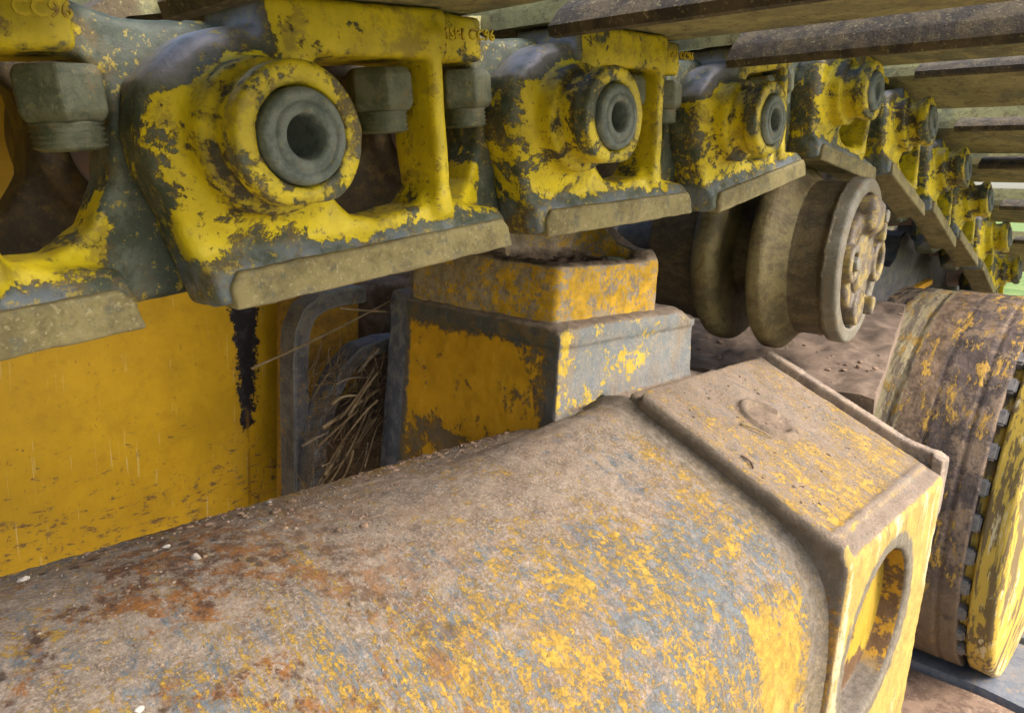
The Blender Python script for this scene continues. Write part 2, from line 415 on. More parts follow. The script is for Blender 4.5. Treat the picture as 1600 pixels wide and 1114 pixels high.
def mat_box():
    m = Mat('dusty scraped paint on box').scaled(1 / FS); x, y, z = m.xyz(m.P); nx, ny, nz = m.xyz(m.Nrm)
    top = m.ramp(nz, .5, .8); side = m.ramp(ny, -.6, -.85); near = m.ramp(nx, -.6, -.85)
    st = m.map(m.P, (1.3, .5, .9), (0, 0, R_(-28)))
    cover = m.add(m.mul(top, m.ramp(y, .36, .21), .04), m.mul(top, -.035), m.mul(top, m.ramp(y, .192, .180), -.12), m.mul(side, .115), m.mul(near, m.ramp(z, -.285, -.36), .05), m.mul(near, -.03))
    col, yel = dusty(m, st, 6.0, cover, m.mul(top, -.012))
    col = m.mix(m.mul(top, m.math('SUBTRACT', 1.0, yel), .45), col, m.vary((.20, .14, .095), m.noise(25, 10, .8), .6, 1.3))
    nb = m.mix(m.ramp(m.noise(45, 9, .8), .44, .57), (.14, .11, .078), (.19, .145, .105))
    ncol = m.mix(m.mul(yel, m.ramp(z, -.24, -.30)), nb, m.vary((.34, .17, .02), m.noise(60, 8, .8), .5, 1.4))
    col = m.mix(near, col, ncol)
    scol = m.vary((.46, .315, .075), m.noise(40, 9, .8), .7, 1.2)
    scr = m.ramp(m.noise(34, 9, .72, m.map(m.P, (.9, 1, .20), (0, R_(24), 0))), .53, .58)
    scol = m.mix(m.mul(scr, .75), scol, (.62, .54, .34))
    scr2 = m.ramp(m.noise(70, 9, .72, m.map(m.P, (.9, 1, .13), (0, R_(24), 0), (2, 2, 2))), .575, .61)
    scol = m.mix(m.mul(scr2, .75), scol, (.20, .14, .05))
    scol = m.mix(m.mul(m.ramp(m.noise(90, 9, .8), .56, .61), .7), scol, (.22, .17, .08))
    col = m.mix(m.mul(side, m.ramp(yel, 0, .4, .55, 1)), col, scol)
    ux = m.add(x, -.742); uy = m.add(y, -.305); ur = m.math('SQRT', m.add(m.mul(ux, ux), m.mul(uy, uy)))
    col = m.mix(m.mul(m.ramp(ur, .037, .032), .9), col, m.vary((.20, .145, .105), m.noise(60, 9, .8), .5, 1.3))
    # bare rim round the oval opening and along the edges
    dx = m.mul(m.add(x, -.722), 1 / .094); dz = m.mul(m.add(z, .394), 1 / .086)
    rr = m.add(m.math('SQRT', m.add(m.mul(dx, dx), m.mul(dz, dz))), m.mul(m.math('SUBTRACT', m.noise(40, 8, .75), .5), .3))
    rim = m.mul(m.ramp(rr, 1.17, 1.11), m.ramp(y, .20, .18))
    e = m.ramp(m.add(m.edge(.007), m.mul(m.math('SUBTRACT', m.noise(70, 8, .75), .5), .22)), .05, .11)
    col = m.mix(m.math('MAXIMUM', m.mul(rim, .9), m.mul(e, .85)), col, m.vary((.155, .135, .108), m.noise(140, 8, .8), .5, 1.4))
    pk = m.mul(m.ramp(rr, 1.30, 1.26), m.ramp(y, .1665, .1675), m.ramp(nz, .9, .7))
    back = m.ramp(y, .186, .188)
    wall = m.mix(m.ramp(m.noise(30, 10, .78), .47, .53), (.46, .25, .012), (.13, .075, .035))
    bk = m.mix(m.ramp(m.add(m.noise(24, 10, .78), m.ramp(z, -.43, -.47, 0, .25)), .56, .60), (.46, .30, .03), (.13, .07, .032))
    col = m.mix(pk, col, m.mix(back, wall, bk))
    ht = m.add(m.mul(m.noise(520, 6, .8), 1.0), m.mul(m.noise(130, 8, .75), 1.0), m.mul(yel, .3), m.mul(scr, side, -.5))
    return m.done(col, m.ramp(yel, 0, 1, .92, .55), 0, ht, .0012, .8)

def mat_panel():
    m = Mat('scratched deep yellow panel'); x, y, z = m.xyz(m.P)
    col = m.vary((.57, .335, .012), m.noise(9, 10, .72), .78, 1.12)
    col = m.mix(m.mul(m.ramp(m.noise(60, 6, .7), .5, .7), .35), col, (.38, .19, .012))
    # fine pale upright scratches in loose bundles
    sv = m.noise(60, 3, .5, m.map(m.P, (6, 1, .22), (0, R_(8), 0)))
    sc = m.mul(m.ramp(sv, .655, .68), m.ramp(m.noise(17, 4, .6), .5, .58))
    sv2 = m.noise(60, 3, .5, m.map(m.P, (6.5, 1, .12), (0, R_(38), 0), (2, 0, 5)))
    sc2 = m.mul(m.ramp(sv2, .68, .70), m.ramp(m.noise(9, 3, .5, m.map(m.P, (1, 1, 1), (0, 0, 0), (7, 7, 7))), .5, .56))
    sv3 = m.noise(70, 3, .5, m.map(m.P, (5, 1, .22), (0, R_(-16), 0), (8, 0, 1)))
    sc3 = m.mul(m.ramp(sv3, .66, .685), m.ramp(m.noise(15, 3, .5, m.map(m.P, loc=(3, 3, 9))), .5, .58))
    sc2 = m.math('MAXIMUM', sc2, sc3)
    col = m.mix(m.mul(m.math('MAXIMUM', sc, m.mul(sc2, .8)), .6), col, (.66, .50, .20))
    # brown flakes: slanted upper, flat and dense lower
    fl = m.noise(62, 8, .72, m.map(m.P, (1.9, 1, .6), (0, R_(-32), 0)))
    flm = m.ramp(fl, .648, .656)
    lo = m.noise(110, 9, .78, m.map(m.P, (.6, 1, 1.7), (0, R_(6), 0)))
    low = m.ramp(m.add(z, m.mul(m.math('SUBTRACT', m.noise(12), .5), .10)), -.245, -.32)
    lom = m.mul(m.ramp(m.add(lo, m.mul(low, .06)), .615, .625), m.ramp(z, -.19, -.25))
    col = m.mix(m.mul(m.math('MAXIMUM', m.math('MAXIMUM', flm, lom), m.ramp(m.noise(160, 9, .8, m.map(m.P, (1, 1, .8), (0, R_(50), 0), (5, 0, 2))), .615, .63)), .85), col, m.mix(m.noise(200), (.11, .06, .025), (.17, .10, .05)))
    # torn black strip
    xe = m.add(m.math('ABSOLUTE', m.add(x, m.mul(z, .02), -.371)), m.mul(m.math('SUBTRACT', m.noise(70, 9, .8), .5), .05))
    ze = m.add(z, m.mul(m.math('SUBTRACT', m.noise(60, 5, .7), .5), .03))
    bs = m.mul(m.ramp(m.add(xe, m.ramp(ze, -.10, -.27, 0, .010)), .0185, .0172), m.ramp(ze, -.262, -.259))
    col = m.mix(bs, col, m.mix(m.ramp(m.noise(90, 5, .7), .45, .65), (.012, .010, .012), (.035, .03, .03)))
    cr = m.mul(m.band(x, .372, .376, .001), m.ramp(z, -.23, -.25), m.ramp(m.noise(40), .45, .5))
    col = m.mix(m.mul(cr, .6), col, (.25, .12, .01))
    return m.done(col, m.mix(bs, (.42,) * 3, (.6,) * 3), 0, m.add(m.mul(flm, -.3), m.mul(lom, -.3), m.mul(bs, .5), m.mul(m.noise(140, 4), .25)), .0007, .5)

def mat_bracket():
    m = Mat('bracket paint over bare edges'); x, y, z = m.xyz(m.P); nx, ny, nz = m.xyz(m.Nrm)
    left = m.ramp(nx, -.5, -.8); front = m.ramp(ny, -.5, -.8)
    w = m.math('SUBTRACT', m.noise(45, 6, .7), .5); w2 = m.math('SUBTRACT', m.noise(240, 5, .7), .5)
    inn = m.mul(m.ramp(m.add(y, m.mul(w, .035), m.mul(w2, .02)), .374, .380), m.ramp(m.add(y, m.mul(w, .02), m.mul(w2, .01)), .548, .543), m.ramp(m.add(z, m.mul(w, .03), m.mul(w2, .02)), -.118, -.124))
    blot = m.ramp(m.add(m.mul(m.noise(34, 7, .72), .7), m.mul(m.noise(200, 5, .75), .35), m.ramp(z, -.185, -.235, 0, .13), m.ramp(y, .42, .37, 0, .10)), .60, .66)
    ygood = m.mul(left, inn, m.math('SUBTRACT', 1.0, m.mul(blot, .85)))
    fy = m.mul(front, m.ramp(m.add(m.mul(m.noise(38, 6, .7), .8), m.mul(m.noise(200, 5, .75), .45), m.ramp(x, .56, .62, 0, -.10)), .675, .70))
    base = m.mix(m.ramp(m.noise(50, 6, .7), .40, .6), (.20, .215, .215), (.27, .25, .215))
    base = m.mix(m.mul(m.ramp(m.noise(24, 6, .7, m.map(m.P, (1, 1, .4))), .52, .62), .8), base, (.28, .22, .155))
    base = m.mix(m.mul(m.ramp(m.noise(400, 4, .75), .55, .66), .7), base, (.40, .37, .33))
    lb = m.mix(m.ramp(m.noise(55, 6, .75), .45, .6), (.085, .082, .075), (.15, .105, .05))
    chm = m.mul(m.ramp(m.add(nx, ny), -1.08, -1.25), m.ramp(y, .48, .52))
    lb = m.mix(m.ramp(y, .548, .556), lb, m.mix(m.ramp(m.noise(80, 6, .7), .45, .6), (.10, .11, .14), (.19, .19, .20)))
    base = m.mix(left, base, lb)
    dust = m.mul(m.ramp(nz, .3, .7), .9)
    base = m.mix(dust, base, m.vary((.22, .165, .12), m.noise(90, 6, .7), .6, 1.3))
    ycol = m.mix(left, m.vary((.60, .42, .06), m.noise(90), .8, 1.1), m.vary((.50, .26, .008), m.noise(40, 5, .6), .85, 1.1))
    col = m.mix(m.math('MAXIMUM', ygood, fy), base, ycol)
    pits = m.add(m.mul(m.noise(260, 6, .75), 1.0), m.mul(m.noise(70, 5, .7), .8))
    return m.done(col, m.ramp(ygood, 0, 1, .85, .45), 0, m.mul(pits, m.ramp(ygood, 0, 1, 1.3, .35)), .002, .8)

def mat_cap():
    m = Mat('mottled yellow cast cap'); nx, ny, nz = m.xyz(m.Nrm); x, y, z = m.xyz(m.P)
    f = m.add(m.mul(m.noise(60, 7, .75), .7), m.mul(m.noise(330, 5, .78), .55), m.ramp(nz, .3, .7, 0, -.5), m.ramp(y, .42, .45, 0, -.06))
    yel = m.ramp(f, .575, .625)
    base = m.mix(m.ramp(m.noise(90, 6, .7), .4, .6), (.20, .16, .115), (.32, .26, .19))
    base = m.mix(m.ramp(nz, .3, .7), base, m.mix(m.ramp(m.noise(80, 5, .7), .4, .62), (.05, .035, .022), (.15, .105, .065)))
    col = m.mix(yel, base, m.vary((.55, .32, .02), m.noise(70, 6, .7), .6, 1.15))
    e = m.ramp(m.add(m.edge(.005), m.mul(m.math('SUBTRACT', m.noise(120, 5, .7), .5), .2)), .06, .14)
    col = m.mix(m.mul(e, .6), col, (.30, .245, .175))
    return m.done(col, .75, 0, m.add(m.noise(350, 6, .75), m.mul(m.noise(80, 5), .8)), .0012, .6)

def mat_roller(name, a, b, c, streak=True):
    m = Mat(name)
    col = m.mix(m.ramp(m.noise(26, 11, .8, m.map(m.P, (1, .5, 1))), .43, .58), a, b)
    col = m.mix(m.mul(m.ramp(m.noise(60, 10, .8, dist=1.0), .51, .57), .8), col, c)
    col = m.mix(m.mul(m.ramp(m.noise(420, 4, .7), .58, .68), .5), col, (.26, .22, .13))
    e = m.ramp(m.add(m.edge(.004), m.mul(m.noise(120), .06)), .07, .18)
    col = m.mix(m.mul(e, .55), col, (.38, .35, .28))
    return m.done(col, .48, 0, m.add(m.noise(260, 8, .78), m.mul(m.noise(50, 7, .75, dist=1.0), 1.3)), .0015, .8)

def mat_cover():
    m = Mat('worn yellow on roller cover'); x, y, z = m.xyz(m.P)
    f = m.add(m.mul(m.noise(55, 6, .7), .9), m.mul(m.noise(300, 5, .75), .3), m.ramp(y, .262, .250, -.22, -.06))
    yel = m.mul(m.ramp(f, .53, .60), .6)
    base = m.mix(m.ramp(m.noise(60, 9, .8), .43, .57), (.155, .125, .095), (.095, .066, .042))
    col = m.mix(yel, base, m.vary((.40, .29, .07), m.noise(90, 8, .8), .6, 1.2))
    e = m.ramp(m.add(m.edge(.004), m.mul(m.noise(120), .06)), .07, .16)
    col = m.mix(m.mul(e, .7), col, (.30, .30, .29))
    return m.done(col, .6, 0, m.noise(260, 6, .7), .0009, .5)

def mat_drum():
    m = Mat('muddy scraped drum paint'); x, y, z = m.xyz(m.P)
    cx, cz = DRUM_C
    st = m.map(m.P, (.5, 1.6, .5))
    n = m.noise(40, 12, .80, m.map(m.P, (.55, 1.2, .45)), .3)
    mauve = m.mix(m.ramp(m.noise(30, 10, .78), .42, .58), (.120, .086, .072), (.062, .047, .041))
    mauve = m.mix(m.mul(m.ramp(m.noise(18, 11, .8), .49, .56), .85), mauve, (.25, .175, .115))
    mud = m.mix(m.ramp(m.noise(50, 11, .8), .43, .57), (.25, .170, .110), (.12, .08, .052))
    black = m.mix(m.ramp(m.noise(40, 11, .8, m.map(m.P, (.5, 1.5, .5))), .45, .53), (.05, .042, .036), (.235, .175, .12))
    white = m.mix(m.ramp(m.noise(45, 11, .78, m.map(m.P, (.4, 2.2, .4))), .45, .54), (.20, .155, .11), (.46, .38, .22))
    w = m.mul(m.math('SUBTRACT', m.noise(18, 5, .7), .5), .03); yy = m.add(y, w)
    col = m.mix(m.ramp(yy, .335, .325), black, white)
    col = m.mix(m.ramp(yy, .285, .275), col, mud)
    col = m.mix(m.ramp(yy, .246, .238), col, mauve)
    yel = m.mul(m.ramp(n, .545, .562), m.ramp(yy, .40, .27, .45, 1))
    col = m.mix(yel, col, m.vary((.52, .31, .06), m.noise(60, 5, .7), .75, 1.15))
    low = m.mul(m.ramp(z, -.46, -.56), m.ramp(m.noise(35, 6, .7), .25, .5))
    col = m.mix(m.mul(low, .85), col, (.20, .14, .085))
    return m.done(col, .8, 0, m.add(m.mul(m.noise(160, 6, .72), 1.0), m.mul(m.noise(35, 8, .75), 1.6), m.mul(yel, .3)), .0025, .8)

def mat_hub():
    m = Mat('bright yellow scraped hub'); x, y, z = m.xyz(m.P)
    sc = m.noise(60, 6, .7, m.map(m.P, (.9, 1.5, .14), (0, R_(-14), 0)))
    col = m.mix(m.ramp(sc, .48, .53), (.54, .37, .06), (.17, .12, .05))
    col = m.mix(m.mul(m.ramp(m.noise(50, 6, .7, m.map(m.P, (.9, 1.5, .2), (0, R_(-14), 0), (3, 3, 3))), .56, .62), .8), col, (.70, .60, .36))
    return m.done(col, .55, 0, sc, .001, .5)

def mat_plain(name, a, b, sc=40, rough=.85, bump=.5, c=None):
    m = Mat(name)
    col = m.mix(m.ramp(m.noise(sc, 11, .8), .42, .58), a, b)
    if c: col = m.mix(m.mul(m.ramp(m.noise(sc * 3, 8, .8), .53, .60), .7), col, c)
    return m.done(col, rough, 0, m.add(m.noise(sc * 5, 6, .7), m.mul(m.noise(sc, 4), .8)), .0015, bump)

DRUM_C = (1.405, -0.42)
FS = 0.8            # size of the beam and box against the numbers they were measured in
M_LINK = mat_link()
M_RAIL = mat_khaki()
M_PIN = mat_steel('oily grey pin steel', (.085, .105, .095), (.160, .180, .165))
M_NUT = mat_steel('green grey nut steel', (.060, .072, .045), (.115, .120, .080), rough=.55)
M_SHOE = mat_shoe()
M_TUBE = mat_tube()
M_BOX = mat_box()
M_PANEL = mat_panel()
M_BRK = mat_bracket()
M_CAP = mat_cap()
M_ROLL = mat_roller('greasy brown roller steel', (.135, .098, .048), (.060, .044, .024), (.055, .045, .026))
M_FLANGE = mat_roller('khaki flange steel', (.19, .15, .060), (.085, .068, .032), (.11, .072, .03))
M_DISC = mat_roller('grey machined end ring', (.20, .185, .150), (.13, .115, .085), (.17, .125, .07))
M_COVER = mat_cover()
M_DRUM = mat_drum()
M_HUB = mat_hub()
M_LUG = mat_steel('dark lug steel', (.11, .105, .105), (.20, .18, .17), (.26, .19, .11))
M_MUD = mat_plain('dry red brown mud', (.25, .165, .11), (.13, .082, .055), 30, .95, 1.0, (.33, .235, .165))
M_DARKMUD = mat_plain('dark packed mud', (.06, .04, .026), (.10, .066, .042), 30, .95, .9, (.14, .095, .06))
M_STRAW = mat_plain('dry straw', (.23, .165, .085), (.14, .095, .045), 60, .7, .3)
M_STRAWD = mat_plain('old brown straw', (.15, .10, .05), (.09, .06, .03), 60, .8, .3)
M_STRAW2 = mat_plain('grey straw', (.17, .13, .085), (.09, .07, .045), 60, .8, .3)
M_STONE = mat_plain('pale stone chip', (.40, .36, .31), (.28, .24, .20), 90, .85, .3)
M_CRUMB = mat_plain('loose dirt crumbs', (.24, .18, .125), (.11, .07, .045), 150, .95, .3, (.30, .23, .17))
M_EDGE = mat_steel('worn slotted plate in painted shade', (.055, .055, .062), (.125, .115, .11), (.34, .185, .012), sc=30)  # shade of the recess is painted into these darkened tones
M_LSHOE = mat_plain('blue grey lower shoe', (.10, .115, .14), (.16, .165, .18), 25, .6, .4, (.24, .18, .12))
M_ORANGE = mat_plain('orange guard paint', (.62, .33, .015), (.50, .24, .012), 50, .5, .3)

def mat_ground():
    m = Mat('dirt and far grass'); x, y, z = m.xyz(m.P)
    d = m.math('SQRT', m.add(m.mul(x, x), m.mul(y, y)))
    dirt = m.mix(m.ramp(m.noise(3, 6, .7), .4, .6), (.27, .225, .165), (.20, .165, .12))
    grass = m.mix(m.ramp(m.noise(2.5, 12, .8), .43, .57), (.08, .15, .025), (.21, .27, .07))
    e = m.add(d, m.mul(m.math('SUBTRACT', m.noise(.7, 4), .5), 2.0))
    return m.done(m.mix(m.ramp(e, 4.0, 4.6), dirt, grass), .95, 0, m.noise(30, 6, .7), .01, .6)

# ------------------------------------------------------------------ setting: ground
GZ = -0.98
bm = bmesh.new()
for a, b in ((-1, -1), (1, -1), (1, 1), (-1, 1)): bm.verts.new((a * 1500, b * 1500, GZ))
bm.faces.new(bm.verts[:])
tag(put('ground', bm_mesh('ground', bm, False), mat_ground()), kind='structure')

# ------------------------------------------------------------------ track frame: tube and box
TC, TA, TB = (0.41, -0.455), 0.245, 0.228          # tube centre (Y, Z) and half axes
BX0, BX1, BYO, BYI = 0.602, 0.90, 0.163, 0.392
def topz(Y): return -0.279 + (Y - BYO) * (0.087 / 0.205)      # sloping top plate

def build_tube():
    na, nxx = 340, 760
    th = np.linspace(math.pi * 0.22, math.pi * 1.25, na)          # from the inboard shoulder over the top to the outboard flank
    xs = np.linspace(-0.55, BX0 + 0.004, nxx)
    T, Xg = np.meshgrid(th, xs, indexing='ij')
    ny = np.cos(T) / TA; nz = np.sin(T) / TB; l = np.sqrt(ny * ny + nz * nz); ny, nz = ny / l, nz / l
    Y = TC[0] + TA * np.cos(T); Z = TC[1] + TB * np.sin(T)
    # towards the box the round tube turns into a rounded square that follows the sloping top plate
    cy, cz = np.cos(T), np.sin(T)
    ztop = topz(TC[0]) - .017 - TC[1]
    tt = ztop / np.maximum(cz - .4244 * cy, 1e-3); tsd = (TC[0] - BYO - .016) / np.maximum(-cy, 1e-3)
    p_ = 9.0
    rsq = (np.minimum(tt, 5.) ** -p_ + np.minimum(tsd, 5.) ** -p_) ** (-1 / p_)
    Ys = TC[0] + rsq * cy; Zs = TC[1] + rsq * cz
    rc = 1 / np.sqrt((cy / TA) ** 2 + (cz / TB) ** 2)
    w = sstep(Xg, .30, .585) * sstep(cy, .22, -.12)
    r = rc + (rsq - rc) * w
    Y = TC[0] + r * cy; Z = TC[1] + r * cz
    f = 0.010 * np.exp(-np.maximum(BX0 - Xg, 0) / 0.007) + 0.0030 * np.exp(-((Xg - 0.580) / 0.006) ** 2) * (1 + 1.2 * vnoise(Xg, Y, Z, 110))   # weld toe and bead
    f += 0.0016 * fbm(Xg, Y, Z, 14, 3) + 0.0012 * fbm(Xg, Y, Z, 120, 3) * (0.4 + sstep(Z, -0.32, -0.24))
    lump = vnoise(Xg + 9, Y, Z, 210)
    f += 0.0025 * np.maximum(lump - 0.25, 0) * sstep(vnoise(Xg, Y, Z + 5, 20), -0.1, 0.3)
    Y = Y + ny * f; Z = Z + nz * f
    V = np.stack([Xg, Y, Z], -1).reshape(-1, 3)
    i, j = np.meshgrid(np.arange(na - 1), np.arange(nxx - 1), indexing='ij')
    a = i * nxx + j
    Q = np.stack([a, a + nxx, a + nxx + 1, a + 1], -1).reshape(-1, 4)
    return np_mesh('frame_tube', V, Q)

def box_sdf(X, Y, Z):
    tz = topz(Y)
    slab = (Z - tz) * 0.92
    core = smax(sbox(X, Y, Z, (BX0, BYO, -0.9), (BX1, BYI, 0.0), .006), slab, .008)
    d = core
    ov = (np.sqrt(((X - .722) / .090) ** 2 + ((Z + .394) / .082) ** 2) - 1) * .084
    cut = np.maximum(ov, Y - (BYO + .027))
    d = smax(d, -cut, .005)
    # weld bead along the outboard top edge, bar along the near top edge, inboard kerb
    d = smin(d, np.sqrt((Y - BYO - .022) ** 2 + (Z - tz + .0005) ** 2 + 0 * X) - (.0035 + .0012 * vnoise(X, Y, Z, 160)) + np.maximum(np.maximum(X - BX1 + .012, BX0 + .012 - X), 0), .004)
    bar = np.maximum(np.sqrt((X - BX0 - .004) ** 2 + ((Z - tz - .001) * .8) ** 2 + 0 * Y) - .0075, np.maximum(Y - .375, BYO + .006 - Y))
    d = smin(d, bar, .006)
    # raised weld ring of a plug
    px, py = PLUG
    q = np.sqrt((X - px) ** 2 + ((Y - py) * 1.02) ** 2)
    ring = np.sqrt((q - .027) ** 2 + (Z - topz(py) - (Y - py) * .424 - .0015) ** 2) - .0042
    gap = np.where((X - px > .012) & (Y < py), .004, 0)
    d = smin(d, ring + gap, .004)
    d = d + .0010 * vnoise(X, Y, Z, 70) + .0006 * vnoise(X, Y, Z, 190)
    return d
PLUG = (0.742, 0.305)

frame = empty('undercarriage_beam', (0, 0, GZ))
tag(frame, 'big dusty steel tube running into a welded box with an oval opening, scraped yellow paint', 'track frame')
def fscale(me):
    me.transform(Matrix.Scale(FS, 4)); return me
def part(name, me, mat, parent, world_loc=(0, 0, 0)):
    p = parent.location
    return put(name, me, mat, parent, Vector(world_loc) - p)
part('beam_tube', fscale(build_tube()), M_TUBE, frame)
boxp = part('end_box', fscale(sdf_mesh('end_box', box_sdf, (.585, .15, -.80), (.92, .41, -.15), .0026)), M_BOX, frame)
tag(boxp, 'welded box end with sloping dusty top and oval opening')
# upright lip plate on the far edge of the box
def lip_sdf(X, Y, Z):
    tz = topz(Y)
    rise = .010 + .006 * sstep(Y, .215, .175)
    d = np.maximum(abs(X - BX1 - .008) - .0075, np.maximum(Z - tz - rise, tz - .06 - Z))
    d = np.maximum(d, np.maximum(Y - .384, .166 - Y))
    d = smin(d, np.maximum(np.maximum(abs(X - .908) - .014, abs(Y - .172) - .006), np.maximum(Z - tz - .016, tz - .05 - Z)), .004)
    return d * .9 + .001 * vnoise(X, Y, Z, 60)
part('lip_plate', fscale(sdf_mesh('lip_plate', lip_sdf, (.88, .155, -.36), (.95, .40, -.13), .002)),
     mat_plain('dust caked lip plate', (.30, .225, .16), (.18, .14, .11), 40, .9, .7, (.40, .32, .25)), frame)

# mud covered gusset plate behind the box
def slab_mesh(name, P, thick, n=60, amp=.004, f=40):
    """four corners (a, b, c, d) -> lumpy slab of the given thickness"""
    P = [Vector(p) for p in P]
    nrm = (P[1] - P[0]).cross(P[3] - P[0]).normalized()
    V = []; Q = []
    for side in (0, 1):
        for i in range(n + 1):
            for j in range(n + 1):
                u, v = i / n, j / n
                p = P[0].lerp(P[1], u).lerp(P[3].lerp(P[2], u), v)
                V.append(p - nrm * (thick * side))
    V = np.array(V); k = (n + 1) ** 2
    nn = fbm(V[:k, 0], V[:k, 1], V[:k, 2], f, 4)
    V[:k] += np.outer(nn * amp, np.array(nrm))
    for i in range(n):
        for j in range(n):
            a = i * (n + 1) + j; Q.append((a, a + n + 1, a + n + 2, a + 1)); b = a + k; Q.append((b, b + 1, b + n + 2, b + n + 1))
    for i in range(n):
        for a, b in ((i * (n + 1), (i + 1) * (n + 1)), (i, i + 1), (i * (n + 1) + n, (i + 1) * (n + 1) + n), (n * (n + 1) + i, n * (n + 1) + i + 1)):
            Q.append((a, b, b + k, a + k))
    me = np_mesh(name, V, np.array(Q), True)
    bm = bmesh.new(); bm.from_mesh(me); bmesh.ops.recalc_face_normals(bm, faces=bm.faces[:]); bm.to_mesh(me); bm.free()
    me.set_sharp_from_angle(angle=R_(50))
    return me
gus = slab_mesh('mud_caked_gusset', [(.738, .203, -.172), (1.17, .300, -.128), (1.17, .62, -.12), (.738, .60, -.185)], .016, 90, .010, 22)
tag(put('gusset_plate', gus, mat_plain('dusty brown gusset', (.185, .132, .095), (.125, .088, .062), 18, .95, .7, (.24, .175, .125))), 'sloping plate caked in red brown mud under the roller, behind the box', 'plate')

# ------------------------------------------------------------------ carrier roller bracket
def brk_sdf(X, Y, Z):
    lean = np.clip(-.115 - Z, 0, .2) * .06
    body = sext(spoly(X, Y, [(.452, .362), (.662, .362), (.682, .378), (.682, .62), (.49, .62), (.462, .590), (.452, .550)]) - lean, Z, -.30, -.112, .004)
    band = sext(spoly(X, Y, [(.449, .359), (.652, .359), (.664, .372), (.664, .60), (.47, .60), (.449, .556)]), Z, -.113, -.0965, .004)
    sl = smax(band, (Z + .0965) + np.maximum(0, .372 - Y) * .35 + np.maximum(0, .462 - X) * .35 + np.maximum(0, X - .640) * .6, .004)
    d = smin(body, sl, .006)
    weld = np.maximum(abs(Z + .1130) - .003, smax(body, sl, .0) * 0 + spoly(X, Y, [(.452, .362), (.662, .362), (.682, .378), (.682, .62), (.49, .62), (.462, .590), (.452, .550)]) - .002)
    d = smin(d, weld, .004)
    foot = np.maximum(spoly(X, Y, [(.47, .360), (.690, .360), (.690, .42), (.47, .42)]) - .006, abs(Z - (-.176) - .0) - .005 + 0 * X)
    d = smin(d, foot, .008)
    notch = np.sqrt((X - .512) ** 2 + (Z + .176) ** 2 + 0 * Y) - .010
    d = smax(d, -np.maximum(notch, Y - .39), .004)
    return d + .0012 * vnoise(X, Y, Z, 90) + .0010 * vnoise(X, Y, Z, 230)
brk = empty('roller_bracket', (.56, .46, -.19))
tag(brk, 'boxy pedestal with deep yellow left face and bare grey front, holding the roller beside it', 'bracket')
part('pedestal', sdf_mesh('pedestal', brk_sdf, (.435, .345, -.31), (.70, .63, -.085), .0019), M_BRK, brk)
def cap_sdf(X, Y, Z):
    low = sbox(X, Y, Z, (.457, .371, -.12), (.604, .552, -.050), .006)
    basin = sbox(X, Y, Z, (.470, .384, -.060), (.592, .47, .05), .008)
    d = smax(low, -basin, .006)
    back = sbox(X, Y, Z, (.470, .455, -.12), (.604, .552, -.008), .012)
    d = smin(d, back, .030)
    arm = np.maximum(sbox(X, Y, Z, (.588, .380, -.12), (.604, .552, .0), .005), (Z + .046 - .040 * sstep(Y, .385, .46)) * .8)
    d = smin(d, arm, .022)
    return d + .0010 * vnoise(X, Y, Z, 80) + .0007 * vnoise(X, Y, Z, 240)
part('cap', sdf_mesh('cap', cap_sdf, (.445, .36, -.105), (.615, .56, .0), .0017), M_CAP, brk)
b_ = part('bolt_head', hexbolt('bolt_head', .020, 0, .010), M_NUT, brk, (.575, .402, -.0600))
tag(b_, 'bluish bolt head in the dirt filled top')
def clump_mesh(name, n, lo, hi, rmin, rmax, flat=.7):
    """dirt clods: many small rough lumps in one mesh"""
    bm = bmesh.new()
    for _ in range(n):
        r = random.uniform(rmin, rmax) * random.choice((.5, .7, 1))
        c = [random.uniform(a, b) for a, b in zip(lo, hi)]
        g = bmesh.ops.create_icosphere(bm, subdivisions=2 if r > .004 else 1, radius=r)
        rot = Matrix.Rotation(random.uniform(0, 6.3), 3, Vector((random.random(), random.random(), random.random() + .1)).normalized())
        sx, sy, sz = random.uniform(.7, 1.4), random.uniform(.7, 1.4), random.uniform(.5, 1) * flat
        for v in g['verts']:
            k = 1 + .25 * (random.random() - .5)
            v.co = rot @ Vector((v.co.x * sx * k, v.co.y * sy * k, v.co.z * sz * k)) + Vector(c)
    return bm_mesh(name, bm)
cl = clump_mesh('dirt_fill', 420, (.472, .386, -.064), (.592, .468, -.056), .002, .008)
tag(put('dirt_fill', cl, M_DARKMUD), kind='stuff')

# ------------------------------------------------------------------ carrier roller
RX, RY, RZ = .785, .255, -.047
roll = empty('carrier_roller', (RX, .33, RZ))   # turned to its own slight toe-out below
tag(roll, 'dusty double flanged roller with four lobed end cover, carrying the track chain', 'roller')
prof = [(.05, .262), (.0835, .2620), (.0835, .2655), (.079, .268), (.079, .295), (.0805, .305), (.084, .311)]
part('tread', lathe('tread', prof, 160, 'y', .004), M_ROLL, roll, (RX, 0, RZ))
def flange(y0, y1, r, rr=.003):
    return [(.06, y0 - .004), (.079, y0 - .003), (r - .010, y0), (r - rr, y0 + .002), (r, y0 + .005), (r, y1 - .005), (r - rr, y1 - .001), (r - .012, y1), (.06, y1 + .003)]
part('flange', lathe('flange', [(.078, .296), (.0815, .301), (.086, .307), (.0925, .3115), (.0965, .3145), (.0993, .3175), (.1000, .321), (.0998, .329), (.096, .333), (.06, .334)], 160, 'y', .003), M_FLANGE, roll, (RX, 0, RZ))
part('flange', lathe('flange', [(.048, .366), (.072, .3675), (.085, .366), (.093, .368), (.0975, .373), (.0985, .380), (.0970, .388), (.090, .394), (.06, .396)], 160, 'y', .003), M_FLANGE, roll, (RX, 0, RZ))
